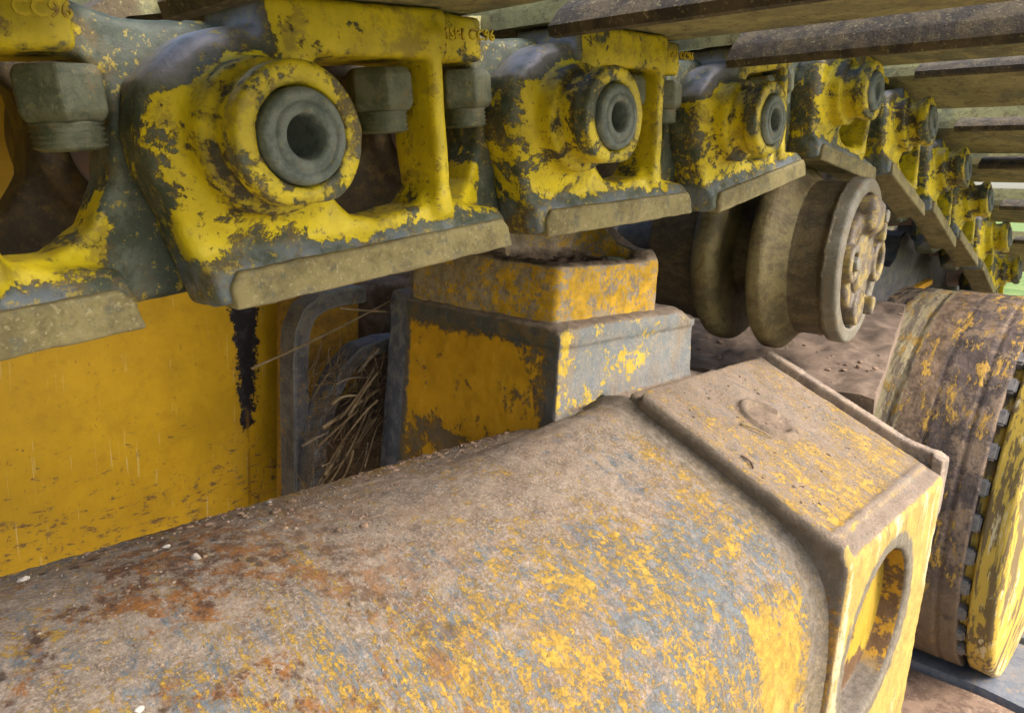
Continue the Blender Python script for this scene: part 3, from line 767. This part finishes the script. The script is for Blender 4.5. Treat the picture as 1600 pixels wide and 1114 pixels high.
part('waist', lathe('waist', [(.080, .327), (.066, .331), (.046, .334), (.044, .340), (.044, .362), (.048, .366), (.068, .369), (.080, .373)], 120, 'y'), M_ROLL, roll, (RX, 0, RZ))
part('tread', lathe('tread', [(.086, .386), (.080, .392), (.080, .45), (.05, .455), (.03, .52)], 120, 'y', .004), M_ROLL, roll, (RX, 0, RZ))
def ring_sdf(X, Y, Z):
    r = np.sqrt(X * X + Z * Z)
    d = smax(np.maximum(r - .0835, abs(Y - .001) - .008), (r - .0835 - (Y + .007) * .9) * .74 + .0015, .001)
    d = smax(d, -np.maximum(r - .068, Y - .004), .003)
    return d + .0006 * vnoise(X, Y, Z, 90)
part('end_ring', sdf_mesh('end_ring', ring_sdf, (-.09, -.02, -.09), (.09, .02, .09), .0015), M_DISC, roll, (RX, .257, RZ))
def cover_sdf(X, Y, Z):
    r = np.sqrt(X * X + Z * Z)
    d = scyl(X, Z, Y, .052, -.012, .012, .004)
    d = smin(d, scyl(X, Z, Y, .030, -.016, .012, .004), .005)
    r2 = np.sqrt(X * X + Z * Z); d = smax(d, .0016 - np.maximum(abs(r2 - .0335) - .0012, Y + .0125 - .004) - .0016, .001)
    for a, rad, hgt, hole in ((180, .0185, -.018, .0105), (0, .0225, -.020, .0140), (90, .0205, -.019, 0), (270, .0190, -.017, 0)):
        cx, cz = .046 * math.cos(R_(a)), .046 * math.sin(R_(a))
        d = smin(d, scyl(X - cx, Z - cz, Y, rad, hgt, .012, .0025), .0035)
        if hole: d = smax(d, -scyl(X - cx, Z - cz, Y, hole, -.05, hgt + .012, .002), .003)
    d = smin(d, sbox(X, Y, Z, (-.020, -.024, .030), (.022, .01, .060), .006), .006)
    for cx, cz in ((.036, .030), (.030, -.046)):
        d = smin(d, sbox(X, Y, Z, (cx - .004, -.024, cz - .010), (cx + .004, 0, cz + .010), .003), .004)
    return d + .0006 * vnoise(X, Y, Z, 120)
part('end_cover', sdf_mesh('end_cover', cover_sdf, (-.075, -.03, -.075), (.075, .015, .075), .0010), M_COVER, roll, (RX, .262, RZ))
for cx, cz, yy in ((-.046, 0, .251), (.040, .046, .249), (.034, -.044, .249)):
    o = part('bolt', hexbolt('bolt', .013, 0, .010), M_DISC, roll, (RX + cx, yy, RZ + cz)); o.rotation_euler = (R_(90), R_(15), 0)
roll.rotation_euler = (0, 0, R_(5))
# ------------------------------------------------------------------ track chain links
PROF = [(-.037, .022), (-.0405, .004), (-.0390, -.010), (-.0260, -.0640), (.174, -.062), (.200, -.050), (.232, -.030), (.242, 0), (.232, .030), (.205, .044), (.165, .046), (.143, .053), (.020, .053), (.010, .040), (-.018, .035)]
def link_sdf(X, Y, Z):
    s = .024 * sstep(X, .100, .158)
    flare = .008 * sstep(Z, -.034, -.056) + .005 * sstep(Z, .026, .040)
    yy = Y - s
    d = sext(spoly(X, Z, PROF), yy, .040, .066, .004)
    d = smin(d, sext(spoly(X, Z, [(-.0255, -.0640), (-.033, -.034), (.10, -.037), (.140, -.044), (.143, -.0585)]), Y, .0405 - .0065 * sstep(Z, -.040, -.0515), .062, .003) , .006)
    d = smin(d, scyl(X, Z, Y, .0415, .035, .066, .011), .008)                              # eye
    ex, ez = X - .198, Z
    d = smin(d, scyl(ex, ez, Y, .043, .066, .098, .004), .012)                             # far eye, inboard
    pad = sbox(X, Y - .012 * sstep(X, .106, .114), Z, (.010, .035, .029), (.144, .085, .0535), .003)
    d = smin(d, pad, .006)
    rib = sbox(X, Y, Z, (.0915, .033, -.045), (.1035, .058, .045), .004)
    d = smin(d, rib, .006)
    w1 = sext(spoly(X, Z, [(.036, .029), (.036, -.022), (.046, -.034), (.058, -.037), (.085, -.0345), (.0910, -.027), (.0910, .029)]) - .002, Y, -.02, .12, .002)
    w2 = sext(spoly(X, Z, [(.1055, .029), (.1055, -.026), (.108, -.034), (.122, -.035), (.138, -.028), (.149, -.012), (.153, .008), (.151, .024), (.147, .029)]) - .002, Y, -.02, .12, .002)
    d = smax(d, -w1, .005); d = smax(d, -w2, .005)
    boss = smin(scyl(X, Z, Y, .0240, .004, .05, .002), scyl(X, Z, Y, .0300, .0215, .05, .003), .003)
    d = smin(d, boss, .006)
    ring = smax(scyl(X, Z, Y, .0272, 0, .0105, .0025), -(Z + .0245), .002)
    d = smin(d, ring, .0025)
    d = smax(d, -scyl(X, Z, Y, .0186, -.01, .0030, .001), .001)
    d = smax(d, -scyl(X, Z, Y, .0180, -.01, .10, .001), .001)
    return d + .0007 * vnoise(X, Y, Z, 60) + .0005 * vnoise(X, Y, Z, 170)
LINK_ME = sdf_mesh('link_casting', link_sdf, (-.055, -.004, -.070), (.250, .104, .060), .0012)
LINK_ME.materials.append(M_LINK)
M_REAR = mat_plain('oily brown rear link darkened as shade', (.055, .036, .012), (.025, .018, .009), 40, .6, .5, (.10, .065, .012))  # brown darkened so the space behind the windows reads as shaded
def rail_sdf(X, Y, Z):
    d = sext(spoly(X, Z, [(-.0185, -.0505), (.1355, -.0495), (.1400, -.0540), (.1425, -.0655), (-.0215, -.0665), (-.0225, -.057)]), Y, .0305, .063, .002)
    return d + .0008 * vnoise(X, Y, Z, 70) + .0006 * vnoise(X, Y, Z, 260)
RAIL_ME = sdf_mesh('running_rail', rail_sdf, (-.032, .026, -.071), (.147, .068, -.047), .0011)
RAIL_ME.materials.append(M_RAIL)
PIN_ME = lathe('pin', [(.0, .034), (.0045, .030), (.0072, .028), (.0074, .004), (.0080, -.0013), (.0088, -.0028), (.0122, -.0028), (.0125, -.0020), (.0132, -.0020), (.0135, -.0028), (.0160, -.0028), (.0172, -.0016), (.0177, .0002), (.0176, .10)], 72, 'y')
PIN_ME.materials.append(M_PIN)
BUSH_ME = lathe('bushing', [(.019, .066), (.0295, .066), (.030, .07), (.030, .18)], 64, 'y')
BUSH_ME.materials.append(mat_steel('rubbed pinkish bushing', (.30, .20, .16), (.20, .17, .16)))
NUT_ME = hexbolt('nut', .0280, 0, .0195, .16); NUT_ME.materials.append(M_NUT)
tp = []
for k in range(5): tp += [(.0112, -.0020 * k), (.0124, -.0020 * k - .0010)]
tp += [(.0095, -.0105), (0, -.0108)]
THR_ME = lathe('bolt_thread', tp, 48, 'z'); THR_ME.materials.append(M_NUT)

def text_mesh(s, size):
    c = bpy.data.curves.new('cast_lettering', 'FONT'); c.body = s; c.size = size; c.extrude = .0007; c.offset = .00012
    c.resolution_u = 2; c.space_character = 1.05
    o = bpy.data.objects.new('cast_lettering', c); COL.objects.link(o)
    me = bpy.data.meshes.new_from_object(o.evaluated_get(bpy.context.evaluated_depsgraph_get()))
    bpy.data.objects.remove(o); me.name = 'cast_lettering'
    return me
TXT_ME = text_mesh('MSP1 CC96', .0072)
m_ = Mat('grimy raised letters'); M_TXT = m_.done(m_.mix(m_.ramp(m_.noise(160, 5, .7), .38, .52), (.22, .13, .02), (.52, .39, .012)), .5)
TXT_ME.materials.append(M_TXT)

PINS = [(-.239, -.034), (-.043, -.008), (.154, .018), (.350, .046), (.547, .065), (.760, .113), (.962, .107), (1.163, .068), (1.337, .031), (1.544, -.026), (1.715, -.090), (1.87, -.20)]
def link_label(i):
    return ['', 'nearest link at the left edge, only bolted window and tail showing above the yellow panel',
            'largest yellow link, big round pin boss with the whole drilled pin end facing out',
            'second whole yellow link, its polished grey crown and drilled pin over the yellow pedestal',
            'yellow link whose rail end rests above the double flanged roller, drilled pin dark and narrow',
            'high yellow link riding on top of the roller, its rail tilting down to the right',
            'yellow link just past the roller with rounded grey crown, first of the ones hanging down',
            'yellow link with a broad grey band on its boss, two past the roller',
            'small yellow link low in the sagging chain, above the dark gap beside the drum',
            'small yellow link at the right edge, its pin beside the green patch', 'lowest yellow link, mostly hidden behind the top of the drum'][i]
proto = None
def copy_tree(o, parent=None):
    c = o.copy(); COL.objects.link(c)
    if parent: c.parent = parent
    for ch in list(o.children): copy_tree(ch, c)
    return c
def make_link():
    L = empty('track_link')
    put('casting', LINK_ME, None, L); put('running_rail', RAIL_ME, None, L)
    put('pin', PIN_ME, None, L); put('bushing', BUSH_ME, None, L)
    for (nx, ny, a) in ((.0750, .0500, 8), (.1385, .0600, 15)):
        n = put('nut', NUT_ME, None, L, (nx, ny, .0085), (0, 0, R_(a)))
        put('bolt_thread', THR_ME, None, n, (0, 0, .0005))
    put('cast_lettering', TXT_ME, None, L, (.1030, .0352, .0405), (R_(90), 0, R_(0)))
    return L
links = []
for i in range(1, 11):
    (x0, z0), (x1, z1) = PINS[i], PINS[i + 1]
    a = math.atan2(z1 - z0, x1 - x0)
    if i >= 5: a = R_((-5, -16, -18.5, -17, -21, -30)[i - 5])
    if proto is None: proto = o = make_link()
    else: o = copy_tree(proto)
    o.location = (x0, .25, z0); o.rotation_euler = (R_(-8) if i >= 6 else 0, -a, 0)
    tag(o, link_label(i), 'chain link', 'links of the near row of the track chain')
    links.append((o, a))
# the other row of links, shade behind the windows put into their dark colour
inner = None
def flip(me):
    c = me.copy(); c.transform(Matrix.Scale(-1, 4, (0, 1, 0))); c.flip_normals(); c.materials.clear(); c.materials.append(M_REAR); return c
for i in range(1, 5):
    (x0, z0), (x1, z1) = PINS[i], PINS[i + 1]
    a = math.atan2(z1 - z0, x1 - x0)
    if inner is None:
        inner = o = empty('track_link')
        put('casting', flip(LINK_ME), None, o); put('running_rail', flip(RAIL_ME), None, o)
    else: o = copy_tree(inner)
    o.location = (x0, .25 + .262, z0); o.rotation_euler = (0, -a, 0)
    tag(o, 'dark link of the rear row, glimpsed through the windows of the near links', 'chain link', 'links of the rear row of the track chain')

# ------------------------------------------------------------------ track shoes
def shoe_mesh():
    """plate with a rolled lip on its leading edge (cut back over the eyes), grousers on top"""
    bm = bmesh.new()
    y0, y1 = -.20, .46
    def prism(P, ya, yb):
        A = [bm.verts.new((x, ya, z)) for x, z in P]; B = [bm.verts.new((x, yb, z)) for x, z in P]
        n = len(P)
        for i in range(n): bm.faces.new((A[i], A[(i + 1) % n], B[(i + 1) % n], B[i]))
        bm.faces.new(A[::-1]); bm.faces.new(B)
    plate = [(.004, .0545), (.138, .0545), (.150, .0570), (.159, .0615), (.158, .0665), (.150, .0665), (.136, .0645), (.004, .0645)]
    lip = [(.0038, .0547), (.0038, .0643), (-.014, .0625), (-.028, .054), (-.0375, .0450), (-.0365, .0400), (-.031, .0395), (-.024, .0445), (-.012, .0525)]
    prism(plate, y0, y1)
    for a, b in ((y0 + .0005, .018), (.108, .155), (.243, y1 - .0005)): prism(lip, a, b)
    for gx in (.02, .075, .13): prism([(gx, .0648), (gx + .012, .0648), (gx + .009, .090), (gx + .003, .090)], y0 + .001, y1 - .001)
    bmesh.ops.bevel(bm, geom=[e for e in bm.edges if e.calc_length() > .012 and e.calc_face_angle(0) > .5], offset=.0022, segments=2, affect='EDGES')
    return bm_mesh('track_shoe', bm, False)
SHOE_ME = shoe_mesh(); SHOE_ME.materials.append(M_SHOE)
SL = ['', 'shoe plate cut off by the top left corner of the picture', 'khaki shoe plate along the top edge over the largest link',
      'broad khaki shoe plate across the top, over the second link', 'shoe showing only its dark lip, under the broad khaki plate',
      'shoe plate over the link on top of the roller', 'uppermost of the shoe plates seen with bright sky slits, right edge',
      'second shoe plate down between bright slits at the right edge', 'third shoe plate down between bright slits at the right edge',
      'lowest shoe plate at the right edge, just over the green patch', 'steep shoe plate behind the drum at the far right']
shoe0 = None
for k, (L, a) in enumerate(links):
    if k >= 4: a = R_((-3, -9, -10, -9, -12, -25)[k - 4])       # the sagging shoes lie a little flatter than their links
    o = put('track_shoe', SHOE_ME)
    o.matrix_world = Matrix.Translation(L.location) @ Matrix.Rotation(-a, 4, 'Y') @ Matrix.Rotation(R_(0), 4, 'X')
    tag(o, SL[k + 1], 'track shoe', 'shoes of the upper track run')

# ------------------------------------------------------------------ belly of the machine between the tracks, gap shade painted in as near-black
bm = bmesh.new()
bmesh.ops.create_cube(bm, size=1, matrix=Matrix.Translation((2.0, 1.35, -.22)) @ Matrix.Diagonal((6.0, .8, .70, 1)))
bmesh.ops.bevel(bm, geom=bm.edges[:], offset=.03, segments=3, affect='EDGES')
tag(put('machine_belly', bm_mesh('machine_belly', bm, False), mat_plain('shade blackened belly', (.012, .010, .008), (.022, .017, .012), 9, .8, .5)), 'shade blackened belly of the machine, in the gaps behind chain and roller', 'machine body')

# ------------------------------------------------------------------ deep yellow panel and slotted plates at the left
def panel_mesh():
    n, mz = 120, 80
    xs = np.linspace(-.45, .44, n); zs = np.linspace(-.75, .12, mz)
    X, Z = np.meshgrid(xs, zs, indexing='ij')
    Y = .70 + .16 * ((X - .06) / .45) ** 2 * .35 + .0016 * fbm(X, 0 * X, Z, 6, 2)
    V = np.concatenate([np.stack([X, Y, Z], -1).reshape(-1, 3), np.stack([X, Y + .02, Z], -1).reshape(-1, 3)])
    k = n * mz; Q = []
    for i in range(n - 1):
        for j in range(mz - 1):
            a = i * mz + j; Q.append((a, a + mz, a + mz + 1, a + 1)); Q.append((a + k, a + k + 1, a + k + mz + 1, a + k + mz))
    for i in range(n - 1):
        for j in (0, mz - 1): Q.append((i * mz + j, (i + 1) * mz + j, (i + 1) * mz + j + k, i * mz + j + k))
    for j in range(mz - 1):
        for i in (0, n - 1): Q.append((i * mz + j, i * mz + j + 1, i * mz + j + 1 + k, i * mz + j + k))
    return np_mesh('side_panel', V, np.array(Q))
tag(put('side_panel', panel_mesh(), M_PANEL), 'large scratched deep yellow panel with a torn black strip, behind the tube', 'panel')

def strip_mesh(name, path, w, t):
    """a bent flat bar: path in XZ at given Y, width w across the path, thickness t in Y; points (x, y, z)"""
    bm = bmesh.new(); rings = []
    P = [Vector(p) for p in path]
    for i, p in enumerate(P):
        d = (P[min(i + 1, len(P) - 1)] - P[max(i - 1, 0)]).normalized()
        s = Vector((d.z, 0, -d.x)).normalized() * w / 2; y = Vector((0, t / 2, 0))
        rings.append([bm.verts.new(p + s - y), bm.verts.new(p + s + y), bm.verts.new(p - s + y), bm.verts.new(p - s - y)])
    for a, b in zip(rings, rings[1:]):
        for i in range(4): bm.faces.new((a[i], a[(i + 1) % 4], b[(i + 1) % 4], b[i]))
    bm.faces.new(rings[0]); bm.faces.new(rings[-1][::-1])
    bmesh.ops.bevel(bm, geom=bm.edges[:], offset=min(w, t) * .10, segments=2, affect='EDGES')
    return bm_mesh(name, bm, False)
def ray(px, py): return CF + (px - 800) / FPX * CR - (py - 557) / FPX * CU
def at_y(px, py, Y): d = ray(px, py); return d * (Y / d.y)
def at_x(px, py, X): d = ray(px, py); return d * (X / d.x)
def curve_y(pts, Y): return [at_y(a, b, Y) for a, b in pts]
p1 = curve_y([(462, 790), (461, 720), (460, 640), (459, 560), (462, 515), (474, 486), (496, 470), (525, 462), (560, 458)], .655)
tag(put('slotted_plate', strip_mesh('slotted_plate', p1, .017, .03), M_EDGE), 'upright bent plate edge with a rounded top, beside the yellow panel', 'plate edge')
p2 = curve_y([(484, 780), (486, 720), (494, 665), (510, 615), (530, 575), (556, 548), (592, 536), (625, 532)], .63)
tag(put('hooked_plate', strip_mesh('hooked_plate', p2, .014, .03), M_EDGE), 'curved hook shaped plate edge behind the straw', 'plate edge')
yb = slab_mesh('rear_web', [at_y(440, 800, .70), at_y(560, 800, .70), at_y(560, 440, .70), at_y(440, 440, .70)], .01, 20, .002, 20)
tag(put('rear_web_plate', yb, mat_plain('mottled dark yellow', (.36, .19, .012), (.22, .12, .02), 40, .6, .4, (.10, .06, .03))), 'dark yellow web plate showing between the two bent plate edges', 'plate')
mudb = slab_mesh('mud_bank', [at_y(470, 860, .66), at_y(700, 860, .62), at_y(700, 430, .70), at_y(516, 430, .76)], .05, 90, .05, 14)
tag(put('mud_bank', mudb, M_DARKMUD), 'dark mud packed behind the straw and the pedestal', 'mud', kind='stuff')

# ------------------------------------------------------------------ final drive drum, lugs, hub
DX, DZ = DRUM_C
fd = empty('final_drive', (DX, .25, DZ))
tag(fd, 'big muddy final drive drum with scraped paint bands, lugs and a bright yellow hub edge', 'final drive')
part('drum', lathe('drum', [(.20, .44), (.295, .44), (.300, .43), (.300, .335), (.302, .33), (.3015, .292), (.3005, .288), (.304, .284), (.304, .240), (.303, .238), (.3045, .235), (.305, .19), (.3035, .188), (.3035, .185), (.305, .182), (.303, .160), (.25, .158)], 300, 'y', .006), M_DRUM, fd, (DX, 0, DZ))
hub = [(.286, .166), (.286, .149), (.300, .147), (.302, .118), (.296, .112), (.20, .095), (.0, .09)]
part('hub', lathe('hub', hub, 240, 'y', .004), M_HUB, fd, (DX, 0, DZ))
lug_bm = bmesh.new(); bmesh.ops.create_cube(lug_bm, size=1, matrix=Matrix.Diagonal((.016, .014, .024, 1)))
bmesh.ops.bevel(lug_bm, geom=lug_bm.edges[:], offset=.003, segments=2, affect='EDGES')
LUG = bm_mesh('lug', lug_bm, False); LUG.materials.append(M_LUG)
for k in range(11):
    a = R_(128 + k * 9.5)
    o = part('lug', LUG, None, fd, (DX + .2935 * math.cos(a), .1565, DZ + .2935 * math.sin(a))); o.rotation_euler = (0, -a, 0)
gs = strip_mesh('guard_strip', curve_y([(1384, 500), (1400, 480), (1418, 462), (1440, 446), (1452, 440)], .36), .010, .012)
tag(put('guard_strip', gs, M_ORANGE), 'short bright orange curved strip between roller and drum', 'guard')
# sprocket behind the drum
bm = bmesh.new(); nT = 21; ringA = []; ringB = []
for i in range(nT * 4):
    t = 2 * math.pi * i / (nT * 4); r = (.375, .405, .405, .375)[i % 4]
    ringA.append(bm.verts.new((r * math.cos(t), -.02, r * math.sin(t)))); ringB.append(bm.verts.new((r * math.cos(t), .02, r * math.sin(t))))
n = len(ringA)
for i in range(n): bm.faces.new((ringA[i], ringA[(i + 1) % n], ringB[(i + 1) % n], ringB[i]))
bm.faces.new(ringA); bm.faces.new(ringB[::-1])
bmesh.ops.bevel(bm, geom=bm.edges[:], offset=.003, segments=2, affect='EDGES')
tag(put('sprocket', bm_mesh('sprocket', bm, False), mat_steel('dark sprocket steel', (.04, .045, .055), (.09, .085, .08)), None, (DX + .08, .385, DZ + .01)), 'dark toothed sprocket behind the drum, under the sagging chain', 'sprocket')

# ------------------------------------------------------------------ lower track shoes at the bottom right
for k, (xx, lab) in enumerate(((1.02, 'nearer lower track shoe, brown with mud, below the box'), (1.24, 'blue grey lower track shoe under the hub'), (1.46, 'farther lower track shoe under the drum'))):
    P = [(xx, -.10, -.70), (xx + .205, -.10, -.705), (xx + .205, .50, -.705), (xx, .50, -.70)]
    o = put('lower_track_shoe', slab_mesh('lower_track_shoe', P, .02, 40, .006, 14), M_LSHOE if k else M_MUD)
    tag(o, lab, 'track shoe', 'shoes of the lower track run')

# ------------------------------------------------------------------ straw, chips, crumbs
def stalk_mesh(name, a, b, r, bend=.004):
    a, b = Vector(a), Vector(b); d = (b - a); n = 14
    s = d.orthogonal().normalized(); t = d.cross(s).normalized()
    ph = random.uniform(0, 6.3)
    bm = bmesh.new(); rings = []
    for i in range(n + 1):
        u = i / n
        c = a + d * u + (s * math.cos(ph) + t * math.sin(ph)) * bend * math.sin(math.pi * u)
        rr = r * (1 - .35 * u) * (1.25 if i in (5, 10) else 1)
        rings.append([bm.verts.new(c + s * rr * math.cos(q * math.pi / 3) + t * rr * .6 * math.sin(q * math.pi / 3)) for q in range(6)])
    for p, q in zip(rings, rings[1:]):
        for i in range(6): bm.faces.new((p[i], p[(i + 1) % 6], q[(i + 1) % 6], q[i]))
    bm.faces.new(rings[0][::-1]); bm.faces.new(rings[-1])
    return bm_mesh(name, bm)
def straw(pa, pb, Ya, Yb, r, label, group='loose straw stalks in the mud', bend=.004):
    o = put('straw', stalk_mesh('straw', at_y(*pa, Ya), at_y(*pb, Yb), r, bend * random.uniform(.1, 1)), M_STRAW if group is None or bend != .004 else random.choice((M_STRAW, M_STRAWD, M_STRAW2)))
    tag(o, label, 'straw', group)
straw((393, 576), (652, 447), .56, .60, .0012, 'long thin pale stalk slanting across the front of the plate edges', bend=.006)
straw((532, 482), (604, 487), .56, .56, .0014, 'short stalk lying level at the top corner of the pedestal')
straw((641, 425), (641, 474), .55, .55, .0011, 'short upright stalk against the pedestal top')
T_ = 'dry stalk tangled in the mud pocket left of the pedestal'
for pa, pb, r in (((505, 668), (592, 608), .0021), ((472, 697), (512, 676), .0016), ((518, 632), (560, 618), .0017), ((592, 545), (560, 582), .0019),
                  ((590, 625), (548, 672), .0023), ((548, 672), (495, 762), .0018), ((585, 652), (540, 720), .0016), ((538, 720), (500, 760), .0013),
                  ((588, 652), (556, 700), .0020), ((552, 705), (533, 752), .0024), ((502, 728), (545, 712), .0014), ((560, 690), (584, 640), .0013),
                  ((520, 690), (570, 600), .0015), ((487, 750), (490, 722), .0011), ((575, 690), (560, 742), .0013), ((530, 655), (585, 575), .0012), ((515, 755), (575, 640), .0019), ((495, 700), (560, 640), .0013), ((545, 650), (592, 580), .0017), ((508, 742), (538, 690), .0022), ((570, 730), (590, 665), .0014), ((525, 600), (575, 590), .0012)):
    straw(pa, pb, random.uniform(.570, .585), random.uniform(.575, .60), r, T_)

def on_top(px, py):
    """where a line of sight meets the tube or the box top"""
    d = ray(px, py); best = None
    for i in range(1, 4000):
        p = d * (i * .0005 / FS)
        if p.x < BX0:
            if ((p.y - TC[0]) / TA) ** 2 + ((p.z - TC[1]) / TB) ** 2 < 1.0: return p * FS
        elif p.x < BX1 and p.y > BYO and p.z < topz(p.y): return p * FS
    return d
for (px, py, r, lab) in ((306, 872, .0030, 'largest white stone chip on the tube'), (258, 855, .0021, 'flat pale chip just above the largest one'),
                         (37, 906, .0022, 'white chip at the far left of the tube'), (420, 785, .0019, 'small pale chip on the tube crest'),
                         (219, 1108, .0019, 'small white chip at the bottom edge of the tube')):
    bm = bmesh.new(); bmesh.ops.create_icosphere(bm, subdivisions=2, radius=r)
    for v in bm.verts: v.co = Vector((v.co.x * 1.4, v.co.y * .8, v.co.z * .6)) * (1 + .3 * (random.random() - .5))
    o = put('stone_chip', bm_mesh('stone_chip', bm, False), M_STONE, None, on_top(px, py), (random.random(), random.random(), random.random() * 3))
    tag(o, lab, 'stone', 'pale stone chips on the tube')
def twig(pa, pb, r, lab, mat=M_DARKMUD, name='twig'):
    a, b = on_top(*pa), on_top(*pb); up = Vector((0, -.3, 1)) * r
    tag(put(name, stalk_mesh(name, a + up, b + up, r, .002), mat), lab, name)
twig((772, 736), (776, 762), .0022, 'stubby brown twig upright in the photo on the tube crest', M_MUD)
twig((1156, 664), (1206, 686), .0012, 'pale straw lying beside the weld ring on the box top', M_STRAW, 'straw')
twig((1158, 714), (1176, 734), .0014, 'short brown twig on the box top below the weld ring', M_MUD)
twig((1036, 776), (1078, 782), .0018, 'curled brown leaf scrap on the tube near the box', M_MUD, 'leaf_scrap')
# crumbs of soil lying over the tube crest and the box top
bm = bmesh.new()
for k in range(2200):
    px, py = (random.uniform(0, 950), 0) if k < 1700 else (random.uniform(1000, 1450), 0)
    if k < 1700:
        x = random.uniform(-.1, .6); t = R_(random.triangular(48, 150, 80)); p = Vector((x, TC[0] + TA * math.cos(t), TC[1] + TB * math.sin(t)))
    else:
        y = random.uniform(.17, .37); p = Vector((random.uniform(.61, .89), y, topz(y)))
    p *= FS
    r = random.uniform(.0003, .0008) * (2.2 if random.random() < .06 else 1)
    g = bmesh.ops.create_icosphere(bm, subdivisions=1, radius=r)
    sx, sy, sz = random.uniform(.7, 1.5), random.uniform(.7, 1.5), random.uniform(.5, .9)
    for v in g['verts']: v.co = Vector((v.co.x * sx, v.co.y * sy, v.co.z * sz)) + p
tag(put('soil_crumbs', bm_mesh('soil_crumbs', bm), M_CRUMB), 'fine soil crumbs strewn over the tube and box', 'soil', kind='stuff')
bm = bmesh.new()
for k in range(420):
    x = random.triangular(.10, .585, .5); t = R_(random.triangular(52, 100, 66))
    p = Vector((x, TC[0] + TA * math.cos(t), TC[1] + TB * math.sin(t))) * FS
    r = random.uniform(.0005, .0024) * random.choice((.4, .5, .7, 1))
    g = bmesh.ops.create_icosphere(bm, subdivisions=2, radius=r)
    sx, sy, sz = random.uniform(.7, 1.5), random.uniform(.7, 1.5), random.uniform(.4, .8)
    for v in g['verts']: v.co = Vector((v.co.x * sx, v.co.y * sy, v.co.z * sz)) * (1 + .35 * (random.random() - .5)) + p
tag(put('mud_clods', bm_mesh('mud_clods', bm, False), M_MUD), 'small mud clods gathered along the crest of the tube', 'mud', kind='stuff')
bm = bmesh.new()
for k in range(160):
    u, v_ = random.random(), random.random()
    p = Vector((.738, .203, -.172)).lerp(Vector((1.17, .300, -.128)), u).lerp(Vector((.738, .60, -.185)).lerp(Vector((1.17, .62, -.12)), u), v_)
    g = bmesh.ops.create_icosphere(bm, subdivisions=2, radius=random.uniform(.0010, .0040) * random.choice((.5, .7, 1)))
    sx, sy, sz = random.uniform(.7, 1.5), random.uniform(.7, 1.5), random.uniform(.4, .8)
    for v in g['verts']: v.co = Vector((v.co.x * sx, v.co.y * sy, v.co.z * sz)) * (1 + .35 * (random.random() - .5)) + p
tag(put('plate_clods', bm_mesh('plate_clods', bm, False), M_MUD), 'mud clods lying on the sloping plate', 'mud', kind='stuff')

# matted litter of fine fibres and rootlets round the stalks
bm = bmesh.new()
for k in range(420):
    a = at_y(random.uniform(478, 600), random.uniform(560, 775), random.uniform(.585, .635))
    d = Vector((random.gauss(.5, .6), random.gauss(0, .3), random.gauss(.6, .6))).normalized() * random.uniform(.008, .03)
    s_ = d.orthogonal().normalized() * random.uniform(.0003, .0008); t_ = d.cross(s_).normalized() * s_.length
    mid = a + d * .5 + s_ * random.uniform(-5, 5)
    rings = [[bm.verts.new(c + s_ * math.cos(q) + t_ * math.sin(q)) for q in (0, 2.09, 4.19)] for c in (a, mid, a + d)]
    for p, q in zip(rings, rings[1:]):
        for i in range(3): bm.faces.new((p[i], p[(i + 1) % 3], q[(i + 1) % 3], q[i]))
tag(put('plant_litter', bm_mesh('plant_litter', bm), M_STRAWD), 'matted rootlets and plant litter in the mud pocket', 'litter', kind='stuff')
